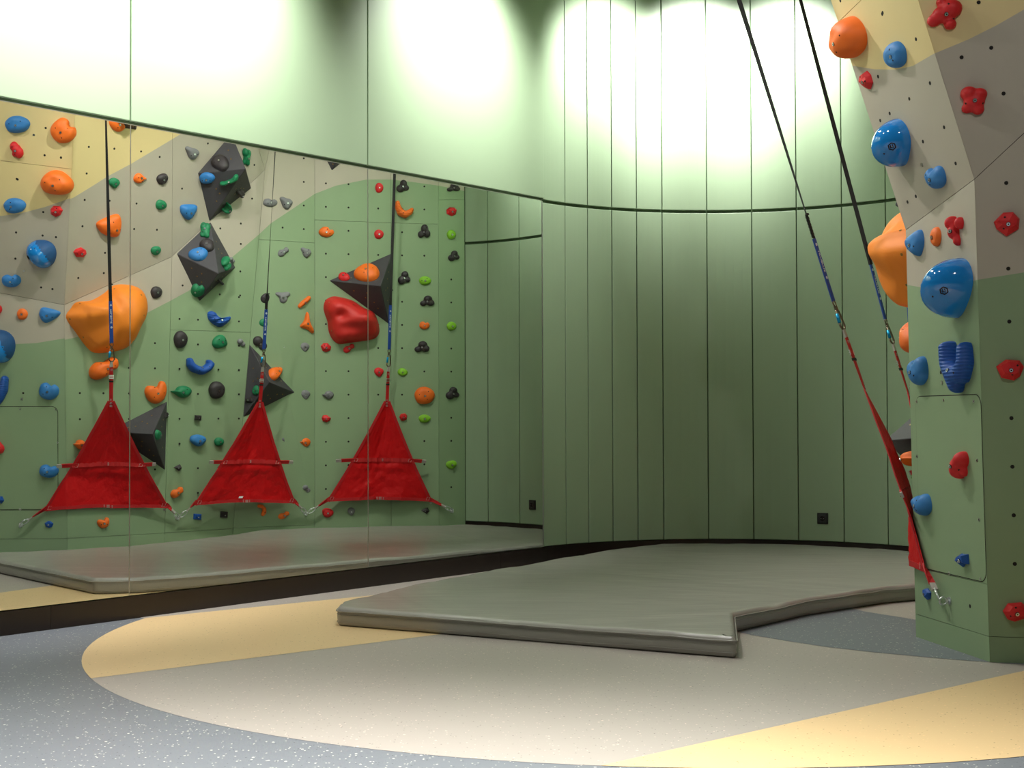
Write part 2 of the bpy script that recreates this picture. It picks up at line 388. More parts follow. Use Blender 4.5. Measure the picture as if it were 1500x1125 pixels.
# long wall: foot points by mirrored pixel column and depth
def foot(u, y): p = at_depth(u, 700, True, y); return V((p.x, p.y, 0))
def col_pt(u, v, u0, y): return at_depth(u, v, True, y)
def Yv(p): q = refl_p(p); return q.y
yE1 = Yv(V((K1.x, K1.y, 0)))
F2_ = foot(241, 11.44); F3_ = foot(340, 11.86); F4_ = foot(461, 12.16); F5_ = foot(573, 12.32); F6_ = foot(643, 12.38)
aE = angs[-1]; F7_ = V((CC.x+(CR-.001)*math.cos(aE), CC.y+(CR-.001)*math.sin(aE), 0))
def vert_on(u, v, y): return at_depth(u, v, True, y)
K2 = at_depth(252, 376, True, 11.44); K3 = at_depth(388, 249, True, 11.9)
CuN = (T1-K1).cross(K2-K1).normalized()
S252 = hit_plane(252.5, 200, True, K1, CuN); T2 = vert_top(K2, S252, ZTOP)
CpN = (T2-K2).cross(K3-K2).normalized()
S380 = hit_plane(380, 222, True, K2, CpN); T3 = vert_top(K3, S380, ZTOP)
def up(p, z=ZTOP): return V((p.x, p.y, z))
G4, G5, G6, G7 = up(F4_), up(F5_), up(F6_), up(F7_)
G3 = vert_top(K3, hit_plane(393, 224.7, True, K3, (F4_-V((K3.x, K3.y, 0))).cross(V((0, 0, 1)))), ZTOP)
cw = empty('climbing_wall', (A0.x, A0.y, 0), 'faceted indoor climbing wall in green, stone grey and yellow bands beside the curved green wall', 'climbing wall')
Y_MIR = [(-400, 330), (0, 314.7), (40, 310.7), (72, 301), (106.7, 290), (133, 274), (160, 257), (192, 240), (227, 219), (261, 198.7), (420, 100), (900, -200)]
G_MIR = [(-400, 505), (19, 504.8), (53, 502.7), (93, 498), (109, 494.7), (165, 480), (216, 458), (250.7, 440), (280, 424), (341, 376), (378.7, 344), (396.8, 327), (430, 305), (461, 284), (492, 272), (537, 263), (573, 263), (604, 266.6), (643, 272), (700, 284)]
Y_REAL = [(1100, 60), (1246.8, 96), (1280.7, 101.5), (1313, 102), (1336.7, 96.8), (1367.5, 79), (1418, 58), (1460, 37), (1500, 14), (1800, -160)]
G_REAL = [(1200, 400), (1328.5, 417.3), (1360, 422.7), (1400, 419), (1431, 410), (1500, 399), (1800, 330)]
def curve_v(cv, u):
    for (a, b), (c, d) in zip(cv, cv[1:]):
        if a <= u <= c: return b+(d-b)*(u-a)/(c-a)
    return cv[0][1] if u < cv[0][0] else cv[-1][1]
PANELS = []           # (verts, normal) for ray casting
def panel(pts, mir, gap=.0012, th=.018, name='climbing_panel', gaps=None):
    pts = [V(p) for p in pts]; n = V()
    c = sum(pts, V())/len(pts)
    for i in range(len(pts)): n += (pts[i]-c).cross(pts[(i+1) % len(pts)]-c)
    n.normalize()
    room = (EYEV if mir else EYE)-c
    if n.dot(room) < 0: pts.reverse(); n = -n
    PANELS.append([V(p) for p in pts])
    # inset
    ins = []; L = len(pts)
    for i in range(L):
        a, b, d = pts[i-1], pts[i], pts[(i+1) % L]
        e1 = (b-a).normalized(); e2 = (d-b).normalized(); m1 = n.cross(e1); m2 = n.cross(e2)
        s_ = 1+m1.dot(m2); ins.append(b+(m1+m2)*(gap/max(s_, .3)))
    bm = bmesh.new(); vs = [bm.verts.new(p) for p in ins]; bm.faces.new(vs); 
    eye = EYEV if mir else EYE
    for cv in ((Y_MIR, G_MIR) if mir else (Y_REAL, G_REAL)):
        for (u0, v0), (u1, v1) in zip(cv, cv[1:]):
            pu = [pix(p, mir)[0] for p in ins]
            if u1 < min(pu)-1 or u0 > max(pu)+1: continue
            r0 = src(u0, v0, mir)[1]; r1 = src(u1, v1, mir)[1]; pn = r0.cross(r1).normalized()
            bmesh.ops.bisect_plane(bm, geom=bm.verts[:]+bm.edges[:]+bm.faces[:], plane_co=eye, plane_no=pn, dist=1e-6)
    for f in bm.faces:
        u, v = pix(f.calc_center_median(), mir)
        f.material_index = 0 if v < curve_v(Y_MIR if mir else Y_REAL, u) else (1 if v < curve_v(G_MIR if mir else G_REAL, u) else 2)
    front = bm.faces[:]
    r = bmesh.ops.extrude_face_region(bm, geom=front); nv = [x for x in r['geom'] if isinstance(x, bmesh.types.BMVert)]
    # the extruded copy is the front; push the original back
    nvs = set(nv)
    for v_ in bm.verts:
        if v_ not in nvs: v_.co -= n*th
    bmesh.ops.recalc_face_normals(bm, faces=bm.faces)
    me = bpy.data.meshes.new(name); o0 = c
    for v_ in bm.verts: v_.co -= o0
    bm.to_mesh(me); bm.free()
    for m_ in (CW_Y, CW_S, CW_G): me.materials.append(m_)
    o = bpy.data.objects.new(name, me); COL.objects.link(o); o.parent = cw; o.location = o0-V(cw.location)
    return o
def split_panels(bl, br, tr, tl, mir, cuts, rev=None):
    "quad bl-br-tr-tl cut by lines given as fractions (left, right)"
    prev = (0, 0); L = lambda a, b, t: a+(b-a)*t
    for cl, c2 in list(cuts)+[(1, 1)]:
        panel([L(bl, tl, prev[0]), L(br, tr, prev[1]), L(br, tr, c2), L(bl, tl, cl)], mir); prev = (cl, c2)
def zf(b, t, z): return (z-b.z)/(t.z-b.z)
KZ = .108
split_panels(E1b, A0, K0, K1, False, [(zf(E1b, K1, KZ), zf(A0, K0, KZ)), (zf(E1b, K1, .325), zf(A0, K0, .325))])
def frac_px(b, t, v, mir):
    lo, hi = 0, 1
    for _ in range(40):
        m_ = (lo+hi)/2; vv = pix(b+(t-b)*m_, mir)[1]
        if vv > v: lo = m_
        else: hi = m_
    return lo
fb1 = frac_px(K1, T1, 253, True); 
fb0 = fb1*.96
split_panels(K1, K0, T0, T1, False, [(frac_px(K1, T1, 32.7, False), frac_px(K0, T0, -62, False))])
split_panels(A0, J1b, J1, K0, False, [(zf(A0, K0, KZ), zf(J1b, J1, KZ))])
panel([K0, J1, JT, T0], False)
split_panels(F2_, E1b, K1, K2, True, [(zf(F2_, K2, KZ), zf(E1b, K1, KZ))])
panel([K1, K2, T2, T1], True)
split_panels(F3_, F2_, K2, K3, True, [(zf(F3_, K3, KZ), zf(F2_, K2, KZ)), (frac_px(F3_, K3, 487, True), frac_px(F2_, K2, 483, True))])
panel([K2, K3, T3, T2], True)
panel([K3, G3, T3], True)
f35 = frac_px(F3_, K3, 350.6, True)
Lp = F3_+(K3-F3_)*f35; Rp = F4_+(G4-F4_)*frac_px(F4_, G4, 356, True)
k3z = F3_+(K3-F3_)*zf(F3_, K3, KZ+.005); k4z = V((F4_.x, F4_.y, KZ+.005))
panel([F3_, F4_, k4z, k3z], True); panel([k3z, k4z, Rp, Lp], True); panel([Lp, Rp, G4, G3, K3], True)
split_panels(F4_, F5_, G5, G4, True, [(frac_px(F4_, G4, 322, True), frac_px(F5_, G5, 326.6, True))])
split_panels(F5_, F6_, G6, G5, True, [(frac_px(F5_, G5, 326.6, True), frac_px(F6_, G6, 328.2, True))])
split_panels(F6_, F7_, G7, G6, True, [(frac_px(F6_, G6, 293, True), frac_px(F7_, G7, 292, True))])
# backing behind the joints (one sheet per panel, 20 mm back)
mb = MB()
for p in PANELS:
    n = (p[1]-p[0]).cross(p[2]-p[0]).normalized(); c = sum(p, V())/len(p)
    mb.add([c+(q-c)*1.002-n*.0195 for q in p], [tuple(range(len(p)))])
tag(mb.obj('backing_board', BACK, cw), kind='stuff')
# return from the long wall to the curved wall
pe = V((CC.x+CR*math.cos(angs[-1]), CC.y+CR*math.sin(angs[-1])))
wall_slab('wall_return', (F7_.x+.03, F7_.y-.03), (F7_.x+.3, F7_.y+.3), 0, ZC, REVEAL, -.1)
wall_slab('wall_soffit', (J1.x, J1.y), (3.35, J1.y-.3), 0, ZC, SHELL, -.1)
def bvh_of(polys):
    vs = []; fs = []
    for p in polys:
        b = len(vs); vs += p; fs.append(tuple(range(b, b+len(p))))
    return BVHTree.FromPolygons(vs, fs)
WALLB = bvh_of(PANELS)
def cast(u, v, mir, tree=None):
    o, r = src(u, v, mir); rn = r.normalized(); tr = tree or WALLB
    h = tr.ray_cast(o, rn)
    if h[0] is None: return None
    n = h[1]
    if n.dot(rn) > 0: n = -n
    return h[0], n.copy(), rn
# access hatch on the tower
hl = [hit_plane(u, v, False, AC, AN) for u, v in ((1340.8, 590), (1433, 588), (1442.5, 856), (1347, 842))]
TA = V((0, 0, 1)).cross(AN).normalized()
def a_uv(p): d_ = p-AC; return d_.dot(TA), d_.z
def a_pt(s, z, off=0): p = AC+TA*s; zz = z; q = V((p.x, p.y, AC.z)); # keep on the plane at height z
AUP = AN.cross(TA).normalized()
if AUP.z < 0: AUP = -AUP
def apt(s, t, off=0): return AC+TA*s+AUP*t+AN*off
hp_tl = hit_plane(1341, 585, False, AC, AN); hp_tr = hit_plane(1436, 580, False, AC, AN)
hb_l = hit_plane(1378, 841, False, AC, AN); hb_r = hit_plane(1440, 856, False, AC, AN)
s0 = (hp_tl-AC).dot(TA); s1 = (hit_plane(1438, 600, False, AC, AN)-AC).dot(TA)
t1 = (hit_plane(1390, 578.5, False, AC, AN)-AC).dot(AUP); t0 = (V((0, 0, .328))-V((0, 0, AC.z))).z/AUP.z
if s0 > s1: s0, s1 = s1, s0
def rrect(s0, s1, t0, t1, r, n=6):
    out = []
    for cx, cy, a in ((s1-r, t1-r, 0), (s0+r, t1-r, 90), (s0+r, t0+r, 180), (s1-r, t0+r, 270)):
        for i in range(n+1):
            q = math.radians(a+90*i/n); out.append((cx+r*math.cos(q), cy+r*math.sin(q)))
    return out
hatch = empty('access_hatch', apt((s0+s1)/2, t0)-V(cw.location)); hatch.parent = cw; hatch.name = 'access_hatch'
oa = rrect(s0, s1, t0, t1, .05); ia = rrect(s0+.004, s1-.004, t0+.004, t1-.004, .046)
mb = MB(); mb.add([apt(s, t, .0006) for s, t in oa], [tuple(range(len(oa)))]); mb.obj('hatch_groove', HOLE, hatch)
mb = MB(); L = len(ia)
mb.add([apt(s, t, .0022) for s, t in ia]+[apt(s, t, .0) for s, t in ia], [tuple(range(L))]+[(i, i+L, (i+1) % L+L, (i+1) % L) for i in range(L)])
mb.obj('hatch_board', CW_G, hatch)
mb = MB()
for u, v in ((1343.5, 588.5), (1383, 586), (1427, 588), (1344, 668.5), (1432, 674.5), (1435, 761), (1391, 840), (1437, 848)):
    mb.disc(hit_plane(u, v, False, AC, AN)+AN*.002, AN, .007, .002, 12, 0); mb.disc(hit_plane(u, v, False, AC, AN)+AN*.0035, AN, .0032, .001, 6, 1)
tag(mb.obj('screws', [ALU, HOLE], hatch), kind='stuff')
mb = MB()
for u, v, mr in ((1380, 560.5, 0), (29.6, 746, 1), (49.5, 197.5-0, 1), (241, 762-15, 1), (283.6, 230, 1), (631, 762-25, 1), (35, 422-25, 1)):
    h = cast(u, v, bool(mr))
    if h: mb.disc(h[0], h[1], .009, .003, 12, 0)
tag(mb.obj('panel_screws', ALU, cw), kind='stuff')
# bolt holes, a regular 200 mm grid
holes = []
def z_at(u, z, mir):
    v = 600-(z-1.03)*190
    for _ in range(8):
        h = cast(u, v, mir)
        if not h: return None
        v -= (z-h[0].z)*FPX/11.3
    return cast(u, v, mir)
for u in (-5, 34, 73, 117, 151.5, 189, 227, 263, 290, 320, 350, 414, 445, 477.4, 510.5, 554, 589, 621.6, 661):
    for k in range(2, 17):
        z = .2155+.2*(k-1)
        if u < 100 and z > 1.8: continue
        uu = u+(.019*(614-z*190) if False else 0)
        h = z_at(u, z, True)
        if h and u < 400 and z > 1.35+.9*max(0, (u-100))/300: continue
        if h: holes.append((h[0], h[1]))
for u, v in [(1289.5, 176.6), (1303.3, 166.1), (1332, 144.7), (1352, 207.4), (1383, 186.4), (1286.3, 112.2), (1341.6, 287.6), (1329.4, 295.8), (1362.3, 121.8), (1399.9, 239.4), (1292.3, 20.5), (1341.8, 57.4), (1231, 1),
             (1474, 268), (1477, 393.5), (1478.5, 471), (1481.6, 612.5), (1483, 683.7), (1485, 754.8), (1486.5, 826), (1433.6, 3.5), (1452, 70), (1408.6, 84), (1470, 137), (1421, 888)]:
    h = cast(u, v, False)
    if h: holes.append((h[0], h[1]))
for u, v in [(x*.26667, 140+y*.26667) for x, y in [(251, 178), (488, 282), (628, 292), (775, 307), (877, 337), (476, 428), (465, 573), (602, 578), (750, 593), (453, 718), (737, 733), (862, 737), (577, 864), (430, 1002), (570, 975),
             (1142, 263), (1397, 381), (1000, 511), (1385, 566), (1323, 703), (1210, 730), (1323, 815), (1320, 966), (1003, 1043), (1207, 1092), (1319, 1098), (245, 328), (335, 340), (92, 458)]]:
    h = cast(u, v, True)
    if h: holes.append((h[0], h[1]))
mb = MB()
for p, n in holes:
    mb.disc(p-n*.001, n, .0085, .0016, 10, 0)
HOLES_MB = mb
o = mb.obj('bolt_hole', HOLE, cw); tag(o, kind='stuff')
# ------------------------------------------------------------------ outlet
a = ang_at(1204); cdir = V((math.cos(a), math.sin(a), 0)); tdir = V((-math.sin(a), math.cos(a), 0))
oc = V((CC.x, CC.y, 0))+cdir*(CR-.0); oc.z = .283; nn = -cdir; Z = V((0, 0, 1))
sk = empty('wall_socket', oc, 'square black power socket low on the curved green wall', 'socket')
mb = MB(); mb.box(oc+nn*.004, tdir*.04, nn*.005, Z*.04); bevel(mb.obj('frame', SOCK, sk), .003)
mb = MB(); mb.box(oc+nn*.0105, tdir*.029, nn*.0025, Z*.029); bevel(mb.obj('cover_plate', mat('socket_plate', (44, 44, 44), .4), sk), .002)
mb = MB(); ring = [oc+nn*.0135+tdir*(.0195*math.cos(q))+Z*(.0195*math.sin(q)) for q in [2*math.pi*i/24 for i in range(24)]]
mb.tube(ring, .002, 6, 0, True); mb.disc(oc+nn*.0128, nn, .0185, .0008, 24, 1)
for s in (-1, 1): mb.disc(oc+nn*.0135+tdir*.0095*s, nn, .0025, .001, 8, 2)
mb.obj('socket_insert', [SOCK, HOLE, ALU], sk)
# ------------------------------------------------------------------ landing mat
MT = .088
def v2(p): return V((p[0], p[1]))
outl = [(-.865, 7.075), (.945, 6.088), (1.045, 6.80), (1.50, 7.36), (2.03, 7.84), (2.27, 8.06), (2.50, 8.42), (2.62, 8.85), (2.66, 9.25), (2.62, 9.68)]
outl[4:] = []
dwall = lambda P, d_=.015: None
wall_pts = []
for Fp, Fq in ((F3_, F4_), (F4_, F5_), (F5_, F6_), (F6_, F7_)):
    d_ = (Fq-Fp).normalized(); nrm = V((-d_.y, d_.x, 0))
    if nrm.x > 0: nrm = -nrm
    wall_pts.append((Fp+nrm*.02, Fq+nrm*.02))
outl += [(2.03, 7.84)]
for i in range(len(wall_pts)):
    a_, b_ = wall_pts[i]
    if i == 0: p_ = a_+(b_-a_)*.35; outl.append((p_.x, p_.y))
    outl.append((b_.x-.015, b_.y-(.04 if i == 3 else 0)))
for dg in (44, 54, 64, 76, 88, 97, 103):
    q = math.radians(dg); outl.append((CC.x+(CR-.02)*math.cos(q), CC.y+(CR-.02)*math.sin(q)))
outl += [(.66, 10.06), (.33, 9.50), (-.03, 8.92), (-.57, 7.98), (-.87, 7.32)]
PO = [v2(p) for p in outl]
def area2(p): return sum(p[i].x*p[(i+1) % len(p)].y-p[(i+1) % len(p)].x*p[i].y for i in range(len(p)))/2
if area2(PO) < 0: PO.reverse()
def offset(poly, d_):
    out = []; L = len(poly)
    for i in range(L):
        a, b, c = poly[i-1], poly[i], poly[(i+1) % L]; e1 = (b-a).normalized(); e2 = (c-b).normalized()
        m1 = V((-e1.y, e1.x)); m2 = V((-e2.y, e2.x)); s_ = 1+m1.dot(m2); out.append(b+(m1+m2)*(d_/max(s_, .5)))
    return out
def dense(poly, step=.06):
    out = []
    for i in range(len(poly)):
        a, b = poly[i], poly[(i+1) % len(poly)]; n_ = max(1, int((b-a).length/step))
        for k in range(n_): out.append(a+(b-a)*k/n_)
    return out
def round_poly(poly, r=.03):
    out = []
    for i in range(len(poly)):
        a, b, c = poly[i-1], poly[i], poly[(i+1) % len(poly)]
        r1 = min(r, (a-b).length*.3); r2 = min(r, (c-b).length*.3)
        p = b+(a-b).normalized()*r1; q = b+(c-b).normalized()*r2
        for t in (0, .25, .5, .75, 1): out.append(p*(1-t)**2+b*2*t*(1-t)+q*t*t)
    return out
prof = [(.014, .002), (.004, .008), (.0, .02), (-.001, .05), (.001, .068), (.005, .079), (.013, .0865), (.026, .0885), (.05, .089)]
rings = []
base = round_poly(PO, .03)
nb = None
for d_, z in prof:
    dn = dense(base, 1e9); ring = offset(base, d_)
    rings.append((ring, z))
# densify every ring the same way
cnt = [max(1, int((base[(i+1) % len(base)]-base[i]).length/.05)) for i in range(len(base))]
verts = []; R_ = []
for ring, z in rings:
    idx = []
    for i in range(len(ring)):
        a, b = ring[i], ring[(i+1) % len(ring)]
        for k in range(cnt[i]):
            p = a+(b-a)*k/cnt[i]
            wv = noise.noise(V((p.x*9, p.y*9, z*20)))*.0035+noise.noise(V((p.x*2.3, p.y*2.3, 5)))*.004
            if z < .01: wv = 0
            idx.append(len(verts)); zz = z+(wv if z > .03 else 0)
            c_ = V((1, 8.3)); dr = (p-c_).normalized()
            verts.append(V((p.x+dr.x*wv*.5, p.y+dr.y*wv*.5, max(.002, zz))))
    R_.append(idx)
faces = []
NR = len(R_[0])
for a_, b_ in zip(R_, R_[1:]):
    for i in range(NR): faces.append((a_[i], a_[(i+1) % NR], b_[(i+1) % NR], b_[i]))
faces.append(tuple(reversed(R_[0])))
lm = empty('landing_mat', (.9, 8.3, 0), 'large grey vinyl landing mat lying on the floor between mirror and climbing wall', 'mat')
bm = bmesh.new()
bv = [bm.verts.new(v) for v in verts]
for f in faces: bm.faces.new([bv[i] for i in f])
topf = bm.faces.new([bv[i] for i in R_[-1]])
res = bmesh.ops.triangulate(bm, faces=[topf])
for _ in range(0): pass
# cut the top into a grid so that it can carry gentle swells
zt = .088
for k in range(-12, 50):
    for ax in (0, 1):
        c0 = [0, 0, 0]; no = [0, 0, 0]; no[ax] = 1; c0[ax] = (-1 if ax == 0 else 6)+.11*(k+12)
        gf = [f for f in bm.faces if all(v.co.z > .08 for v in f.verts) and abs(f.normal.z) > .98 or (f.calc_area() > .004 and f.calc_center_median().z > .084)]
        if gf:
            gg = set(gf)
            for f in gf: gg.update(f.edges); gg.update(f.verts)
            bmesh.ops.bisect_plane(bm, geom=list(gg), plane_co=c0, plane_no=no, dist=1e-5)
rimset = set()
for v_ in bm.verts:
    if v_.co.z > .084:
        p = v_.co
        s_ = noise.noise(V((p.x*1.4, p.y*1.9, 2)))*.004+noise.noise(V((p.x*1.0+p.y*3.5, p.y*5-p.x*3, 7)))*.0016
        v_.co.z = p.z+s_+.004
bmesh.ops.recalc_face_normals(bm, faces=bm.faces)
me = bpy.data.meshes.new('cover')
for v_ in bm.verts: v_.co -= V(lm.location)
bm.to_mesh(me); bm.free(); me.materials.append(MATV)
me.polygons.foreach_set('use_smooth', [True]*len(me.polygons))
cov = bpy.data.objects.new('cover', me); COL.objects.link(cov); cov.parent = lm
# welted seams round the edge
for zz, off in ((.0735, -.0035), (.022, -.0025), (.058, -.0012)):
    mb = MB(); ring = []
    bs = offset(base, off)
    for i in range(len(bs)):
        a, b = bs[i], bs[(i+1) % len(bs)]
        for k in range(cnt[i]):
            p = a+(b-a)*k/cnt[i]; wv = noise.noise(V((p.x*9, p.y*9, zz*20)))*.0035+noise.noise(V((p.x*2.3, p.y*2.3, 5)))*.004
            dr = (p-V((1, 8.3))).normalized(); ring.append(V((p.x+dr.x*wv*.5, p.y+dr.y*wv*.5, zz+wv)))
    mb.tube(ring, .0034 if zz > .07 else .0013, 6, 0, True); mb.obj('piping', MATV, lm, True)
# ------------------------------------------------------------------ volumes
VOLS = []
def mix3(ps, ws): return sum((p*w_ for p, w_ in zip(ps, ws)), V())
def lifted(u, v, mir, h_):
    "a point seen at pixel (u, v) standing h metres off the wall"
    H = cast(u, v, mir); return H[0]-H[2]*(h_/abs(H[2].dot(H[1])))
def volume(base_px, apex_px, hgt, label, apex=None, name='pyramid_volume'):
    hits = [cast(u, v, True) for u, v in base_px]; hits = [h for h in hits]
    ps = [h[0] for h in hits]; n = sum((h[1] for h in hits), V()).normalized()
    ap = apex if apex is not None else lifted(*apex_px, True, hgt)
    c = sum(ps, V())/len(ps)
    root = empty(name, c, label, 'climbing volume')
    L = len(ps)
    vs = ps+[ap]+[p-n*.012 for p in ps]
    fs = [(i, (i+1) % L, L) for i in range(L)]+[(i, L+1+i, L+1+(i+1) % L, (i+1) % L) for i in range(L)]+[tuple(L+1+i for i in range(L))]
    o = link_mesh('shell', vs, fs, HOLD['volume'], root); fixn(o)
    b = bevel(o, .022, 3); b.modifiers['bevel'].limit_method = 'ANGLE'; b.modifiers['bevel'].angle_limit = math.radians(20)
    for p in o.data.polygons: p.use_smooth = False
    tris = [[vs[i], vs[(i+1) % L], ap] for i in range(L)]
    VOLS.extend(tris)
    mb = MB()
    for t in tris:
        nn_ = (t[1]-t[0]).cross(t[2]-t[0]).normalized()
        if nn_.dot(n) < 0: nn_ = -nn_
        for wts in ((.6, .15, .25), (.2, .55, .25), (.35, .35, .3), (.22, .3, .48), (.45, .2, .35)):
            mb.disc(mix3(t, wts)-nn_*.002, nn_, .0065, .0026, 8, 0)
    tag(mb.obj('screw_holes', BRASS, root), kind='stuff')
    return root
volume([(289.8, 253.6), (339, 196), (368, 276), (306.6, 324)], (360, 247), .30, 'upper charcoal pyramid volume on the stone-grey band, under the mirror top edge')
volume([(258.8, 371.6), (308.3, 324.9), (345, 392), (292.3, 441.2)], (320, 400.7), .27, 'charcoal pyramid volume straddling the grey and green bands, tip to tip with the upper one')
volume([(158, 632), (244.8, 588), (242, 688.8)], (223.5, 636), .25, 'charcoal pyramid volume half hidden behind the left red triangle swing')
volume([(365.5, 504.3), (435.9, 576.5), (356.2, 611.3)], (394.8, 559.7), .2, 'charcoal pyramid volume behind the middle strap, with an orange hold on it')
volume([(482, 411), (574, 371), (570, 475)], (557.5, 419), .24, 'charcoal pyramid volume directly above the large red volume')
volume([(474, 226), (520, 222), (486, 250)], (500, 226), .12, 'charcoal volume tip cut off by the mirror top edge, right of the middle strap')
volume([(150, 160), (206, 150), (200, 190), (183, 188)], (190, 172), .16, 'tip of a charcoal volume at the top edge beside the first pane joint')
ALLB = bvh_of(PANELS+VOLS)
# ------------------------------------------------------------------ large blobs
def radial_blob(name, outline, mir, hfun, matl, label, cat, nr=14, na=64, cpx=None, holes_=()):
    C0 = cpx or (sum(p[0] for p in outline)/len(outline), sum(p[1] for p in outline)/len(outline))
    L = len(outline); pts = []
    for i in range(na):                       # closed Catmull-Rom through the outline
        t = i*L/na; k = int(t); f = t-k; P = [outline[(k+j) % L] for j in (-1, 0, 1, 2)]
        pts.append(tuple(.5*(2*P[1][c]+(P[2][c]-P[0][c])*f+(2*P[0][c]-5*P[1][c]+4*P[2][c]-P[3][c])*f*f+(3*P[1][c]-P[0][c]-3*P[2][c]+P[3][c])*f**3) for c in (0, 1)))
    vs = []; fs = []; H0 = cast(*C0, mir); n = H0[1]; root_loc = H0[0]
    def P3(u, v, h_):
        H = cast(u, v, mir) or H0
        return H[0], h_
    for j in range(nr+1):
        rho = 1-(j/nr)
        for (u, v) in pts:
            uu, vv = C0[0]+(u-C0[0])*rho, C0[1]+(v-C0[1])*rho
            H = cast(uu, vv, mir); h_ = hfun(uu, vv, rho)
            vs.append(H[0]+H0[1]*h_)
            if j == nr: break
        if j == nr: break
    for j in range(nr-1):
        for i in range(na): fs.append((j*na+i, j*na+(i+1) % na, (j+1)*na+(i+1) % na, (j+1)*na+i))
    top = nr*na
    for i in range(na): fs.append(((nr-1)*na+i, (nr-1)*na+(i+1) % na, top))
    # skirt behind the rim
    b0 = len(vs); vs += [vs[i]-n*.02 for i in range(na)]
    for i in range(na): fs.append((b0+i, b0+(i+1) % na, (i+1) % na, i))
    root = empty(name, root_loc, label, cat)
    o = link_mesh('shell', vs, fs, matl, root, True); fixn(o)
    tree = BVHTree.FromPolygons(vs, fs)
    mb = MB()
    for u, v in holes_:
        h = tree.ray_cast(EYEV if mir else EYE, src(u, v, mir)[1].normalized())
        if h[0]:
            nn_ = h[1] if h[1].dot(n) > 0 else -h[1]
            mb.disc(h[0]-nn_*.001, nn_, .0075, .002, 10, 0)
    if holes_: tag(mb.obj('screw_holes', BRASS, root), kind='stuff')
    return root, tree, n
def bump(u, v, cu, cv, su, sv, a): return a*math.exp(-((u-cu)/su)**2-((v-cv)/sv)**2)
ob = [(x*.26667, 400+y*.26667) for x, y in [(362, 245), (388, 195), (420, 160), (500, 150), (570, 112), (620, 70), (680, 62), (750, 76), (795, 115), (808, 190), (795, 250), (762, 310), (728, 380), (690, 412), (620, 432), (520, 438), (470, 400), (415, 325)]]
radial_blob('boulder_volume', ob, True, lambda u, v, r: (.21*max(0, 1-r**2.6)**.62+bump(u, v, 138, 455, 20, 14, .035)-bump(u, v, 128, 488, 16, 16, .03)+bump(u, v, 185, 470, 12, 26, .035)-bump(u, v, 165, 500, 9, 14, .03)-bump(u, v, 158, 446, 7, 12, .03))*min(1, (1-r)*9+.02),
            HOLD['vorange'], 'huge orange boulder-shaped volume behind the leftmost blue strap', 'climbing volume', 16, 72, None,
            [(167.5, 423), (207, 432), (211, 462), (191, 500), (122, 494), (102.5, 467.5), (117, 444.5), (156.5, 509)])
rb = [(465+x*.1423, 360+y*.1423) for x, y in [(62, 640), (85, 560), (160, 522), (250, 532), (370, 568), (470, 635), (560, 672), (605, 730), (638, 850), (622, 925), (560, 965), (440, 985), (330, 1000), (225, 1012), (160, 970), (118, 890), (102, 780), (78, 710)]]
radial_blob('boulder_volume', rb, True, lambda u, v, r: (.17*max(0, 1-r**2.6)**.62+bump(u, v, 490, 450, 15, 12, .02)+bump(u, v, 532, 468, 16, 12, .06)-bump(u, v, 497, 463, 8, 7, .05)-bump(u, v, 510, 482, 20, 8, .03))*min(1, (1-r)*8+.02),
            HOLD['vred'], 'large red boulder-shaped volume straddling the second pane joint', 'climbing volume', 16, 72, None,
            [(482, 443), (518, 446.5), (485.5, 484.5), (506, 498.5), (548, 464), (547.5, 493)])
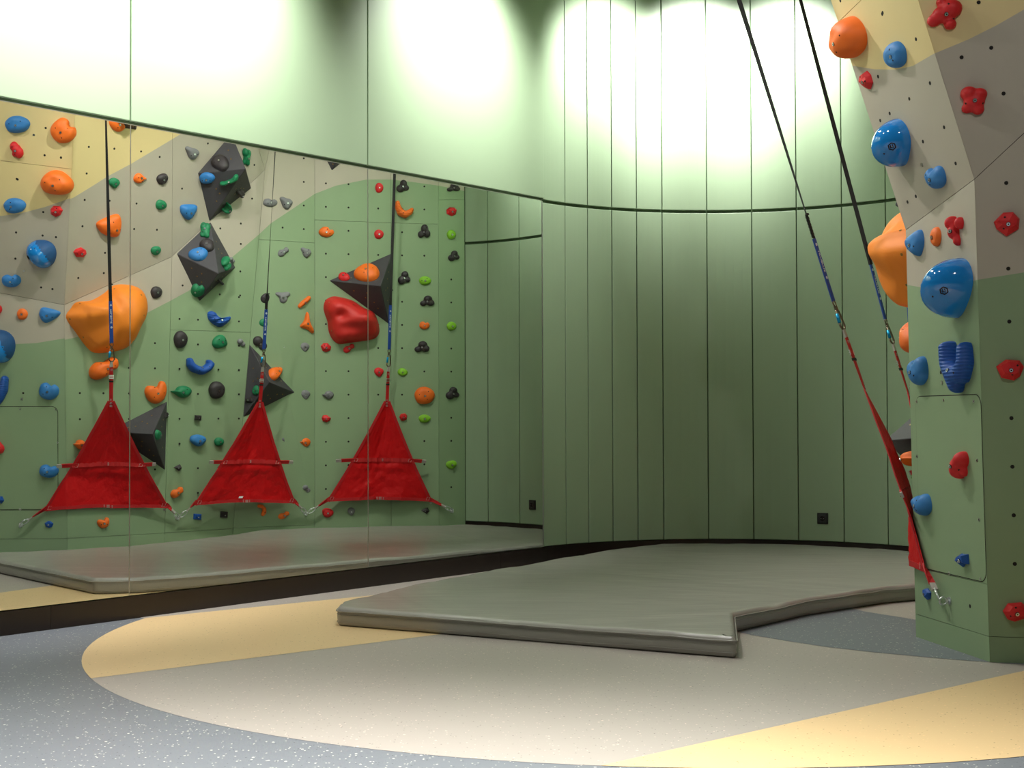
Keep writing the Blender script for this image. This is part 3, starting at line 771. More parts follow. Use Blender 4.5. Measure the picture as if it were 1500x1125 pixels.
# ------------------------------------------------------------------ climbing holds
BOLT = None
def frame_at(u, v, mir, tree=None):
    H = cast(u, v, mir, tree)
    if not H: return None
    P, n, r = H
    o, _ = EYEV if mir else EYE, 0
    def on(uu, vv):
        oo, rr = src(uu, vv, mir); t = (P-oo).dot(n)/rr.dot(n); return oo+rr*t
    ex = (on(u+1, v)-on(u-1, v))/2; ey = (on(u, v-1)-on(u, v+1))/2
    if not mir:      # metric axes: x to the right as the mirror shows it
        hx = n.cross(V((0, 0, 1))).normalized(); ey = (V((0, 0, 1))-n*n.z).normalized()*.0053
        ex = hx*.0053
        if ex.dot(V((.632, .775, 0))) < 0: ex = -ex
    return P, n, ex, ey
SH = {
 'bean': [(-1, .1), (-.75, .8), (-.2, .95), (.2, .6), (.6, .75), (1, .3), (.9, -.45), (.3, -.95), (-.4, -.9), (-.9, -.5)],
 'egg': [(-1, .1), (-.6, .8), (.1, .95), (.75, .6), (1, 0), (.7, -.7), (0, -1), (-.7, -.8)],
 'drop': [(-.8, .7), (0, .95), (.8, .6), (1, 0), (.55, -.7), (.1, -1), (-.5, -.7), (-1, 0)],
 'tri': [(-.9, .75), (0, .9), (.95, .8), (.95, .2), (.5, -.6), (0, -1), (-.6, -.6), (-.95, 0)],
 'heart': [(-1, 0), (-.8, .55), (-.3, .6), (.1, .5), (.4, 1), (.85, .9), (1, .2), (.75, -.6), (.1, -1), (-.6, -.75)],
 'shark': [(-.95, -.3), (-.4, .2), (-.05, 1), (.25, .9), (.35, .3), (.6, -.3), (1, -.85), (.7, -1), (.1, -.65), (-.6, -.5)],
 'beak': [(-1, .1), (-.6, .2), (-.3, .75), (.3, .95), (.9, .55), (1, -.1), (.6, -.8), (0, -.9), (-.5, -.4)],
 'peak': [(-1, .7), (-.65, .98), (0, .75), (.6, .6), (1, .1), (.7, -.5), (.15, -1), (-.45, -.65), (-.75, .05)],
 'kidney': [(-1, -.2), (-.6, .4), (0, .5), (.4, .9), (.9, .8), (1, .1), (.5, -.2), (.2, -.7), (-.4, -1), (-.9, -.8)],
 'thead': [(-1, .6), (-.8, .95), (0, .9), (.8, .95), (1, .45), (.7, .1), (.6, -.5), (.2, -1), (-.35, -.8), (-.5, .0)],
 'wing': [(-.95, .75), (-.6, 1), (-.3, .55), (.2, .1), (1, .3), (.9, -.3), (.4, -.9), (-.1, -1), (-.6, -.5), (-.9, 0)],
}
CL = {
 'tri3': [(-.35, -.35, .62, .5), (.1, .45, .55, .5), (.5, -.25, .45, .4)],
 'tri3b': [(-.5, -.4, .48, .4), (.1, .35, .6, .55), (.45, -.3, .55, .5)],
 'twin': [(-.25, .3, .7, .6), (.4, -.35, .6, .5)],
 'star': [(-.45, .3, .52, .55), (.45, .35, .5, .4), (.35, -.4, .5, .5), (-.4, -.45, .48, .4), (0, 0, .55, .6)],
 'donut': [(-.35, 0, .62, .55), (.35, .25, .6, .55), (.1, -.4, .55, .5)],
 'mitt': [(-.35, .35, .55, .6), (.3, -.35, .62, .6), (.0, 0, .6, .65), (-.3, -.45, .35, .35)],
 'fish': [(.35, .25, .58, .6), (-.2, .05, .5, .5), (-.65, -.2, .38, .35), (.1, -.65, .34, .4), (-.05, .8, .28, .35)],
 'twofin': [(.5, .4, .42, .5), (.2, -.15, .42, .45), (-.1, -.65, .28, .3), (-.62, .3, .36, .35)],
 'ghost': [(-.3, .5, .5, .55), (.3, .4, .45, .5), (0, -.05, .62, .5), (.2, -.6, .38, .4), (-.4, -.5, .35, .3)],
}
TB = {
 'fork': [(-.68, .75, .28), (-.72, .2, .32), (-.35, -.25, .42), (.2, -.25, .42), (.6, .15, .34), (.7, .85, .28), (.6, .1, .34), (.3, -.35, .42), (.15, -.75, .3)],
 'smile': [(-.85, .75, .22), (-.75, .2, .32), (-.4, -.25, .42), (.1, -.45, .46), (.55, -.2, .38), (.85, .25, .3), (.7, .6, .18)],
 'arch': [(-.85, -.5, .3), (-.6, -.55, .3), (-.25, -.35, .26), (.2, -.15, .3), (.6, .15, .36), (.7, .6, .28)],
 'hook': [(-.55, .75, .3), (.1, .7, .3), (.5, .3, .36), (.5, -.3, .4), (.2, -.7, .32)],
 'rise': [(-.75, -.75, .28), (-.3, -.6, .33), (.2, -.2, .34), (.45, .3, .34), (.4, .75, .26)],
 'bar': [(-.7, -.55, .3), (-.3, -.15, .34), (.2, .2, .36), (.65, .6, .32)],
 'cres': [(-.75, .75, .26), (-.7, .2, .36), (-.4, -.35, .44), (.1, -.6, .4), (.6, -.35, .34), (.85, -.05, .24)],
}
def hold(u, v, wpx, hpx, colour, shape, label, mir=True, rot=0, hgt=None, bolt=(0, -.1), ridge=False, tree='all', name='climbing_hold', lift=0, extra=True, small=False):
    tr = ALLB if tree == 'all' else WALLB
    F = frame_at(u, v, mir, tr)
    if F is None: print('no hit', u, v); return
    P, n, ex, ey = F
    if lift:
        H = cast(u, v, mir, tr); P = P-H[2]*(lift/abs(H[2].dot(n)))-n*lift
    if mir:
        if ex.length > .0082: ex *= .0082/ex.length
        if ey.length > .0082: ey *= .0082/ey.length
    ex = ex*(wpx/2); ey = ey*(hpx/2); q = math.radians(rot)
    mean = (ex.length+ey.length)/2
    hh = hgt if hgt is not None else .62*mean
    def L3(x, y, z):
        xr, yr = x*math.cos(q)-y*math.sin(q), x*math.sin(q)+y*math.cos(q)
        return P+ex*xr+ey*yr+n*z
    seed = int(u*7+v*13) % 97
    vs = []; fs = []; mi = []; smooth = True; mats = [RIDGED[colour] if ridge else HOLD[colour]]
    if shape in CL or shape in TB:
        mb = MB()
        if shape in CL:
            for cx, cy, r_, hz in CL[shape]:
                mb.ellipsoid(L3(cx, cy, hz*hh*.35), L3(r_, 0, 0)-L3(0, 0, 0), L3(0, r_, 0)-L3(0, 0, 0), n*(hz*hh*1.5))
        else:
            pts = TB[shape]; dn = []
            for (a, b) in zip(pts, pts[1:]):
                for t in (0, .25, .5, .75): dn.append(tuple(a[i]+(b[i]-a[i])*t for i in range(3)))
            dn.append(pts[-1])
            nst = len(dn)
            for i, (x, y, r_) in enumerate(dn):
                mb.ellipsoid(L3(x, y, hh*.3), L3(r_, 0, 0)-L3(0, 0, 0), L3(0, r_, 0)-L3(0, 0, 0), n*(hh*(.75+.25*math.sin(math.pi*i/nst))), 12, 7)
        # weld the lobes into one skin
        tmp = link_mesh('climbing_hold_tmp', mb.v, mb.f, mats[0])
        md = tmp.modifiers.new('r', 'REMESH'); md.mode = 'VOXEL'; md.voxel_size = max(.0035, mean/11)
        sm = tmp.modifiers.new('s', 'SMOOTH'); sm.factor = .7; sm.iterations = 3
        dg = bpy.context.evaluated_depsgraph_get(); me2 = bpy.data.meshes.new_from_object(tmp.evaluated_get(dg))
        vs = [v_.co+V(tmp.location) for v_ in me2.vertices]; fs = [tuple(p.vertices) for p in me2.polygons]
        bpy.data.objects.remove(tmp); bpy.data.meshes.remove(me2)
    elif shape in ('facet', 'block', 'wedge'):
        smooth = False
        k = 7 if shape == 'facet' else 4
        rnd = random.Random(seed); out = []
        if shape == 'facet':
            for i in range(k):
                a = 2*math.pi*(i+.5*rnd.random())/k; r_ = .88+.14*rnd.random(); out.append((r_*math.cos(a), r_*math.sin(a)))
            inner = [(.62*x*(.9+.3*rnd.random())+.05, .6*y+.12) for x, y in out]; zi = [hh*(.75+.4*rnd.random()) for _ in out]
        elif shape == 'block':
            out = [(-1, -.8), (.95, -1), (1, .85), (-.9, 1)]; inner = [(x*.68, y*.68) for x, y in out]; zi = [hh*1.0, hh*.7, hh*.9, hh*1.15]
        else:
            out = [(-1, .1), (.3, -1), (1, -.1), (.5, 1)]; inner = [(-.35, .05), (.25, -.4), (.5, 0), (.3, .45)]; zi = [hh*.6, hh*.9, hh*1.2, hh*1.1]
        vs = [L3(x, y, -.004) for x, y in out]+[L3(x*.97, y*.97, hh*.25) for x, y in out]+[L3(x, y, z) for (x, y), z in zip(inner, zi)]
        cz = L3(sum(p[0] for p in inner)/k, sum(p[1] for p in inner)/k, max(zi)*1.02); vs.append(cz)
        for i in range(k):
            j = (i+1) % k; fs += [(i, j, k+j, k+i), (k+i, k+j, 2*k+j), (k+i, 2*k+j, 2*k+i), (2*k+i, 2*k+j, 3*k)]
    else:
        na, nr = 36, 10
        if shape == 'round' or shape == 'gloss':
            rr = [1+.07*math.cos(2*t+seed)+.05*math.cos(3*t+seed*2) for t in [2*math.pi*i/na for i in range(na)]]
            if shape == 'gloss': rr = [1+.07*math.cos(2*t+.6)-.05*math.cos(3*t) for t in [2*math.pi*i/na for i in range(na)]]
            pts = [(r_*math.cos(2*math.pi*i/na), r_*math.sin(2*math.pi*i/na)) for i, r_ in enumerate(rr)]
        else:
            O_ = SH[shape]; Ln = len(O_); pts = []
            for i in range(na):
                t = i*Ln/na; k = int(t); f = t-k; Q = [O_[(k+j) % Ln] for j in (-1, 0, 1, 2)]
                pts.append(tuple(.5*(2*Q[1][c]+(Q[2][c]-Q[0][c])*f+(2*Q[0][c]-5*Q[1][c]+4*Q[2][c]-Q[3][c])*f*f+(3*Q[1][c]-Q[0][c]-3*Q[2][c]+Q[3][c])*f**3) for c in (0, 1)))
        if shape == 'gloss': mats = [HOLD['gloss'], HOLD['matt']]
        vs += [L3(x, y, -.006) for x, y in pts]
        pk = (.10*math.cos(seed), .06)
        rh = [1, .985, .94, .86, .75, .62, .48, .34, .2, .08]
        for rho in rh:
            for x, y in pts:
                z = hh*max(0, 1-rho**3.0)**.5
                X, Y = x*rho+pk[0]*(1-rho), y*rho+pk[1]*(1-rho)
                z *= 1+.12*noise.noise(V((X*1.6, Y*1.6, seed)))
                if shape == 'gloss': z = hh*max(0, 1-rho**2.2)**.5*(1-.32*max(0, (x*.6+y*.8)*rho))
                if shape in ('bean', 'wing', 'heart', 'thead'): z *= 1-.22*math.exp(-((X)/.35)**2-((Y-.75)/.45)**2)
                if ridge: z *= 1+.13*math.sin(9*Y-5*X+2*noise.noise(V((X*2, Y*2, 3))))
                vs.append(L3(X, Y, z))
        for j in range(len(rh)):
            for i in range(na): fs.append((j*na+i, j*na+(i+1) % na, (j+1)*na+(i+1) % na, (j+1)*na+i)); mi.append(0)
        vs.append(L3(pk[0], pk[1], hh*(1+.12*noise.noise(V((pk[0]*1.6, pk[1]*1.6, seed)))))); t_ = len(vs)-1; j = len(rh)
        for i in range(na): fs.append((j*na+i, j*na+(i+1) % na, t_)); mi.append(0)
        if shape == 'gloss':
            for k_, f in enumerate(fs):
                c = sum((vs[i] for i in f), V())/len(f)-P; X = c.dot(ex)/ex.length_squared; Y = c.dot(ey)/ey.length_squared
                a_, b_ = X*math.cos(q)+Y*math.sin(q), -X*math.sin(q)+Y*math.cos(q)
                mi[k_] = 1 if a_*.6+b_*.8 > .42-.3*(a_*.8-b_*.6)**2 else 0
    root = empty(name, P, label, 'climbing hold')
    o = link_mesh('grip', vs, fs, mats, root, smooth, mi if len(mats) > 1 else None, loc=P); fixn(o)
    tree_ = BVHTree.FromPolygons([V(x) for x in vs], fs)
    def drop(x, y):
        a = L3(x, y, hh*4); h = tree_.ray_cast(a, -n); return h
    for bx in ([bolt] if bolt else []):
        h = drop(*bx)
        if h[0]:
            nn_ = h[1] if h[1].dot(n) > 0 else -h[1]
            br_ = .0055 if mean < .04 else .0075
            mb = MB(); mb.tube([h[0]+nn_*-.004, h[0]+nn_*.0012], br_*1.22, 12, 1); mb.tube([h[0]-nn_*.002, h[0]+nn_*.0042], br_, 10, 0); mb.disc(h[0]+nn_*.0036, nn_, br_*.45, .001, 6, 1)
            mb.obj('bolt', [STEEL, HOLE], root)
    if extra and mean > .045:
        mb = MB(); rnd = random.Random(seed)
        for k in range(2 if mean < .08 else 4):
            a = 2.1*k+seed; h = drop(.55*math.cos(a), .5*math.sin(a))
            if h[0]:
                nn_ = h[1] if h[1].dot(n) > 0 else -h[1]; mb.disc(h[0]-nn_*.001, nn_, .0045, .0014, 8)
        if mb.v: tag(mb.obj('screw_holes', HOLE, root), kind='stuff')
    if shape == 'gloss':          # round maker's emblem near the lower edge
        h = drop(-.62, -.42)
        if h[0]:
            nn_ = h[1] if h[1].dot(n) > 0 else -h[1]; e1 = (ex-nn_*ex.dot(nn_)).normalized(); e2 = nn_.cross(e1); c = h[0]+nn_*.0015
            mb = MB(); mb.tube([c+(e1*math.cos(a)+e2*math.sin(a))*.017 for a in [math.pi*i/3 for i in range(6)]], .0026, 5, 0, True)
            mb.tube([c-e1*.008-e2*.006, c+e2*.009, c+e1*.008-e2*.006], .0018, 5); mb.tube([c-e2*.009, c+e1*.009+e2*.003], .0018, 5); mb.obj('emblem', HOLE, root)
    return root
H = hold
# ---- tower, upper facet (both seen directly and in the mirror)
H(26, 182, 37, 26, 'blue', 'egg', 'oval blue hold at the top of the yellow band, mirror left edge')
H(25, 219, 22, 27, 'red', 'mitt', 'lobed red hold beneath the top oval blue one on the yellow band')
H(93, 192, 37, 36, 'orange', 'bean', 'curved orange hold under the mirror top edge on the yellow band', rot=-35)
H(84, 268, 45, 38, 'orange', 'round', 'big round orange hold on the yellow band, tower left edge', hgt=.11)
H(22, 301, 33, 23, 'blue', 'egg', 'blue hold where yellow meets grey on the tower', bolt=(-.2, -.1))
H(83, 309, 20, 18, 'red', 'facet', 'small faceted red hold just below the big round orange one')
H(62, 371, 42, 42, 'gloss', 'gloss', 'upper of the two glossy blue half-ball holds on the tower', rot=-20, hgt=.13, bolt=None)
H(17, 411, 28, 20, 'blue', 'bean', 'blue scoop hold on the grey band below the upper glossy ball', rot=15)
# ---- tower, lower facet
H(71, 462, 30, 23, 'blue', 'tri', 'rounded triangular blue hold beside the orange boulder on the tower edge', rot=-20)
H(33, 460, 16, 17, 'orange', 'egg', 'small orange hold between the blue triangle and the red pair')
H(-6, 459, 21, 30, 'red', 'twofin', 'red two-finned hold above the lower glossy blue ball', hgt=.055)
H(-2, 506, 50, 50, 'gloss', 'gloss', 'lower and larger glossy blue half-ball hold on the tower', rot=-20, hgt=.17, bolt=None)
H(72, 573, 29, 26, 'blue', 'bean', 'blue hold above the access hatch near the tower edge', hgt=.055)
H(-6, 573, 40, 41, 'deep', 'fork', 'ridged deep-blue forked hold above the access hatch', hgt=.06, ridge=True)
H(-3, 653, 22, 25, 'red', 'mitt', 'red two-lobed hold in the middle of the access hatch', hgt=.055)
H(72, 690, 28, 20, 'blue', 'bean', 'blue scoop hold at the lower left of the access hatch', hgt=.055)
H(-2, 731, 11, 9, 'deep', 'block', 'small deep-blue block hold beside the hatch lower right', hgt=.03)
H(72, 768, 14, 11, 'deep', 'facet', 'small deep-blue hold low on the tower beside the steel anchor')
H(1414, 821, 12, 11, 'deep', 'wedge', 'small deep-blue wedge hold near the hatch bottom', mir=False, hgt=.035)
# ---- tower, facet turned to the camera (right edge of the photo)
H(1385, 22, 30, 26, 'red', 'fish', 'red fish-shaped hold at the top right on yellow', mir=False, rot=12, hgt=.05)
H(1427, 148, 27, 23, 'red', 'ghost', 'red clover-like hold on the grey band at the right', mir=False, hgt=.05)
H(1476, 328, 21, 20, 'red', 'facet', 'faceted red hold on grey at the right edge, above the green band', mir=False, hgt=.04)
H(1480, 541, 23, 18, 'red', 'facet', 'faceted red hold on green at the right edge, level with the forked blue hold', mir=False, hgt=.04)
H(1489, 896, 23, 17, 'red', 'facet', 'faceted red hold lowest at the right edge near the floor', mir=False, hgt=.04)
# ---- wide facet beside the tower
H(172, 181, 25, 22, 'orange', 'round', 'orange hold cut off by the mirror top edge beside the leftmost strap')
H(167, 268, 16, 16, 'green', 'drop', 'green hold touching the leftmost black strap at the yellow band edge')
H(205, 261, 19, 16, 'orange', 'beak', 'small orange hold right of the first pane joint, upper grey band', rot=180)
H(237.5, 262, 16, 17, 'black', 'round', 'small black hold right of the small orange one, upper grey band')
H(235.5, 300, 15, 16, 'green', 'round', 'green knob hold below the small black one on the grey band')
H(228, 367, 14, 14, 'green', 'round', 'green button hold level with the lower charcoal volume top')
H(162, 332, 37, 33, 'orange', 'tri', 'orange hold behind the leftmost black strap on the grey band', rot=25, bolt=(.1, -.3))
H(117, 370, 20, 17, 'red', 'facet', 'small faceted red hold left of the leftmost strap, above the orange boulder', rot=20)
H(229, 428, 17, 18, 'black', 'egg', 'black hold right of the orange boulder on the grey band')
H(151, 539, 40, 36, 'orange', 'kidney', 'orange hold behind the leftmost red webbing, under the boulder', rot=-5, hgt=.1)
H(227.5, 575, 32, 33, 'orange', 'heart', 'orange heart-like hold above the half-hidden charcoal volume')
H(115, 651, 16, 15, 'orange', 'beak', 'orange hold peeping out left of the left red triangle swing', hgt=.07)
H(151, 766, 18, 16, 'orange', 'heart', 'orange hold below the bottom edge of the left red triangle swing')
# ---- angled facet between the first pane joint and the middle strap
H(281, 224, 20, 20, 'grey', 'peak', 'grey horned hold on the grey band left of the upper charcoal volume')
H(275.5, 310, 24, 24, 'blue', 'tri', 'blue hold on the grey band, between the two charcoal volumes on the left')
H(320, 467, 34, 23, 'deep', 'wing', 'ridged deep-blue hold under the middle charcoal volume tip', ridge=True, bolt=(.1, -.2))
H(264.5, 497, 20, 26, 'black', 'egg', 'black pocket hold on green right of the first pane joint')
H(322, 501, 22, 21, 'green', 'drop', 'green hold straight below the ridged deep-blue hold', rot=60)
H(353, 502, 12, 12, 'grey', 'twin', 'small grey double-ball hold left of the middle blue strap')
H(291.5, 537, 36, 27, 'deep', 'smile', 'deep-blue smile-shaped hold on the green band')
H(265, 574, 30, 19, 'green', 'beak', 'green beaked hold right of the orange heart-like one')
H(317.5, 571, 23, 26, 'black', 'egg', 'black pocket hold right of the green beaked one')
H(290, 612, 10, 8, 'black', 'block', 'tiny black block hold above the blue hold between two swings')
H(290, 645, 23, 18, 'blue', 'drop', 'blue hold between the left and the middle red triangle swings')
H(321, 647, 14, 13, 'green', 'egg', 'small green hold beside the upper left edge of the middle swing')
H(260.5, 685, 12, 10, 'black', 'wedge', 'small black wedge hold between the left swing and the middle one')
H(259, 721, 18, 17, 'orange', 'kidney', 'orange bean hold just above where two swings share an anchor')
H(289, 757, 12, 9, 'deep', 'block', 'small deep-blue block hold under the middle swing, left end')
H(328, 754, 11, 10, 'black', 'block', 'small black block hold under the middle swing')
H(388, 437, 14, 16, 'black', 'round', 'black hold behind the middle black strap just above its blue part')
H(385.5, 473, 13, 14, 'green', 'round', 'green hold half hidden by the middle blue strap')
H(380, 503, 22, 22, 'black', 'twin', 'black double-lobed hold behind the middle blue strap end')
# ---- on the volumes
H(323, 239, 26, 23, 'black', 'round', 'round black hold on top of the upper charcoal volume')
H(360.5, 230, 15, 27, 'green', 'ghost', 'green hold on the right shoulder of the upper charcoal volume')
H(303.5, 260.5, 23, 17, 'blue', 'egg', 'oval blue hold on the left corner of the upper charcoal volume')
H(337, 263, 26, 19, 'green', 'arch', 'green arched hold in the middle of the upper charcoal volume')
H(350.5, 282, 17, 19, 'black', 'donut', 'black pinch hold at the lower right of the upper charcoal volume')
H(330, 302, 19, 20, 'green', 'rise', 'green curved hold near the lower tip of the upper charcoal volume')
H(301, 338, 22, 23, 'green', 'ghost', 'knobbly green hold at the top of the lower-left charcoal volume')
H(303.5, 359.5, 22, 18, 'black', 'round', 'black hold between knobbly green and blue ones on the charcoal volume')
H(290.6, 373, 28, 19, 'blue', 'round', 'oval blue hold beneath a black one on the charcoal volume')
H(329, 387, 19, 22, 'green', 'twin', 'green hold on the right flank of the grey-green band volume')
H(339.5, 381, 9, 9, 'grey', 'twin', 'tiny grey hold at the right corner of the grey-green band volume')
H(290, 425, 19, 20, 'green', 'bean', 'green hold at the bottom tip of the grey-green band volume')
H(322, 412, 18, 17, 'black', 'twin', 'black hold under the right edge of the grey-green band volume')
H(230, 637, 13, 16, 'green', 'round', 'green hold on the volume half hidden by the left swing')
H(243, 608, 8, 9, 'black', 'block', 'tiny black hold on the edge of the volume beside the left swing')
H(402, 548.5, 24, 22, 'orange', 'tri', 'orange hold on the charcoal volume behind the middle strap')
H(375.5, 572, 11, 14, 'green', 'round', 'green hold on the volume just left of the middle red webbing')
H(365.5, 586, 12, 7, 'black', 'block', 'small black bar hold on the volume behind the middle strap')
H(504, 406, 16, 13, 'red', 'round', 'red hold on the left corner of the volume above the red boulder')
H(538, 401.5, 38, 24, 'orange', 'round', 'wide orange hold crossed by the second pane joint', hgt=.07)
# ---- flat right part
H(395.5, 297, 21, 13, 'grey', 'bean', 'left one of two grey holds at the green band edge, behind the middle strap')
H(419, 297.5, 19, 19, 'grey', 'peak', 'right one of two grey holds at the green band edge')
H(478, 340, 22, 15, 'orange', 'bean', 'orange knotted hold left of the red pair near the second pane joint', rot=-25)
H(555.5, 275, 12, 15, 'red', 'egg', 'upper red hold between pane joint and right strap')
H(555, 343, 14, 14, 'red', 'egg', 'second red hold down between pane joint and right strap')
H(414.5, 369, 16, 15, 'grey', 'kidney', 'grey hold in the left column, second row down')
H(448, 370, 16, 16, 'grey', 'peak', 'grey hold in the right column, second row down')
H(413, 436, 24, 18, 'grey', 'thead', 'grey T-shaped hold right of the middle strap')
H(445, 443, 20, 21, 'orange', 'bar', 'orange slanting bar hold above the orange fin-shaped one')
H(448.6, 473, 22, 31, 'orange', 'shark', 'orange fin-shaped hold left of the red boulder')
H(415, 508.5, 15, 14, 'grey', 'kidney', 'grey hold right of the middle blue strap end, in line with the red pair')
H(446, 508.5, 14, 15, 'grey', 'drop', 'grey hold left of the two red holds under the red boulder')
H(477.5, 509, 17, 15, 'red', 'facet', 'left one of two red holds under the red boulder')
H(511, 510, 16, 14, 'red', 'kidney', 'right one of two red holds under the red boulder')
H(555, 545, 14, 14, 'red', 'drop', 'red hold just left of the right strap carabiner')
H(589.6, 545, 14, 12, 'lime', 'round', 'lime hold just right of the right strap carabiner')
H(590, 273, 20, 19, 'black', 'tri3', 'black cluster hold at the top, just right of the right strap')
H(592, 307, 26, 26, 'orange', 'cres', 'orange crescent hold right of the right strap', ridge=True)
H(621, 339, 19, 22, 'black', 'tri3b', 'black cluster hold right of and below the orange crescent')
H(664, 275, 20, 13, 'black', 'tri3b', 'black cluster hold cut off by the mirror top edge, last column')
H(661, 310, 16, 14, 'red', 'facet', 'faceted red hold in the last column above a lime one')
H(661, 343.5, 13, 14, 'lime', 'egg', 'upper lime hold in the last column, under the red one')
H(664.5, 375, 18, 16, 'black', 'tri3', 'black cluster hold in the last column between lime holds')
H(592, 407, 20, 20, 'black', 'tri3', 'black cluster hold right of the volume above the red boulder')
H(622.6, 411, 18, 13, 'lime', 'egg', 'lime oval hold right of a black cluster, mid height')
H(625.7, 441, 22, 17, 'black', 'tri3b', 'black cluster hold under the mid-height lime oval')
H(621.7, 476.7, 15, 12, 'orange', 'bean', 'small orange blocky hold under two black clusters')
H(661.4, 477.6, 14, 13, 'lime', 'egg', 'middle lime hold in the last column')
H(618, 508, 23, 18, 'black', 'tri3b', 'black cluster hold below the small orange blocky one')
H(622, 579, 30, 26, 'orange', 'egg', 'big smooth orange hold right of the right red webbing')
H(662.5, 576, 21, 19, 'black', 'tri3', 'black cluster hold in the last column beside the big smooth orange one')
H(622, 613, 18, 12, 'lime', 'egg', 'lime oval hold below the big smooth orange one')
H(591, 611, 14, 13, 'red', 'facet', 'red hold half hidden by the right swing upper edge')
H(447, 578, 14, 15, 'grey', 'drop', 'grey hold right of the volume tip behind the middle strap')
H(480, 578.6, 17, 13, 'grey', 'beak', 'grey hold between middle and right swings, second one of the row')
H(477.5, 613, 15, 12, 'red', 'facet', 'faceted red hold between the middle and the right swings')
H(415, 645, 9, 12, 'grey', 'twin', 'small grey double hold beside the right edge of the middle swing')
H(446, 648, 17, 14, 'orange', 'beak', 'orange beaked hold between the middle and the right swings')
H(448.5, 716, 12, 12, 'grey', 'twin', 'small grey double hold above the anchor shared by middle and right swings')
H(661, 680.5, 15, 13, 'lime', 'round', 'lowest lime hold, right of the right swing')
H(382.8, 747.6, 15, 17, 'orange', 'hook', 'orange hooked hold under the middle swing right half')
H(415.5, 754.5, 16, 12, 'orange', 'kidney', 'orange bean hold under the right corner of the middle swing')
H(480, 751, 18, 13, 'red', 'round', 'red hold under the left end of the right swing')
H(514.6, 749, 11, 12, 'grey', 'drop', 'small grey hold under the right swing')
H(623, 748, 13, 10, 'black', 'wedge', 'small black wedge hold under the right end of the right swing')
# ------------------------------------------------------------------ triangle swings
def plane_hit(u, v, c, n, mir=True): return hit_plane(u, v, mir, c, n)
def ribbon(mb, pts, wdir, wd, th, mi=0, twist=None):
    "flat webbing through pts; wdir(i) gives the width direction"
    n_ = len(pts); vs = []; fs = []
    for i, p in enumerate(pts):
        t = (pts[min(i+1, n_-1)]-pts[max(i-1, 0)]).normalized(); wv = wdir(i/(n_-1)); wv = (wv-t*wv.dot(t)).normalized(); nv = t.cross(wv).normalized()
        W = wd(i/(n_-1)) if callable(wd) else wd
        for a, b in ((-1, -1), (1, -1), (1, 1), (-1, 1)): vs.append(p+wv*(a*W/2)+nv*(b*th/2))
    for i in range(n_-1):
        for k in range(4): fs.append((4*i+k, 4*i+(k+1) % 4, 4*i+4+(k+1) % 4, 4*i+4+k))
    fs.append((3, 2, 1, 0)); b = 4*(n_-1); fs.append((b, b+1, b+2, b+3))
    mb.add(vs, fs, mi)
def rings_d(mb, c, ax, ay, a, b, r, mi=0, gap=0):
    pts = [c+ax*(a*math.cos(t))+ay*(b*math.sin(t)) for t in [2*math.pi*i/20 for i in range(20)]]
    mb.tube(pts, r, 6, mi, True)
def text_mesh(body, size):
    cu = bpy.data.curves.new('t', 'FONT'); cu.body = body; cu.size = size; cu.align_x = 'CENTER'; cu.align_y = 'CENTER'; cu.extrude = .0002
    o = bpy.data.objects.new('t', cu); COL.objects.link(o); dg = bpy.context.evaluated_depsgraph_get()
    me = bpy.data.meshes.new_from_object(o.evaluated_get(dg)); bpy.data.objects.remove(o); return me
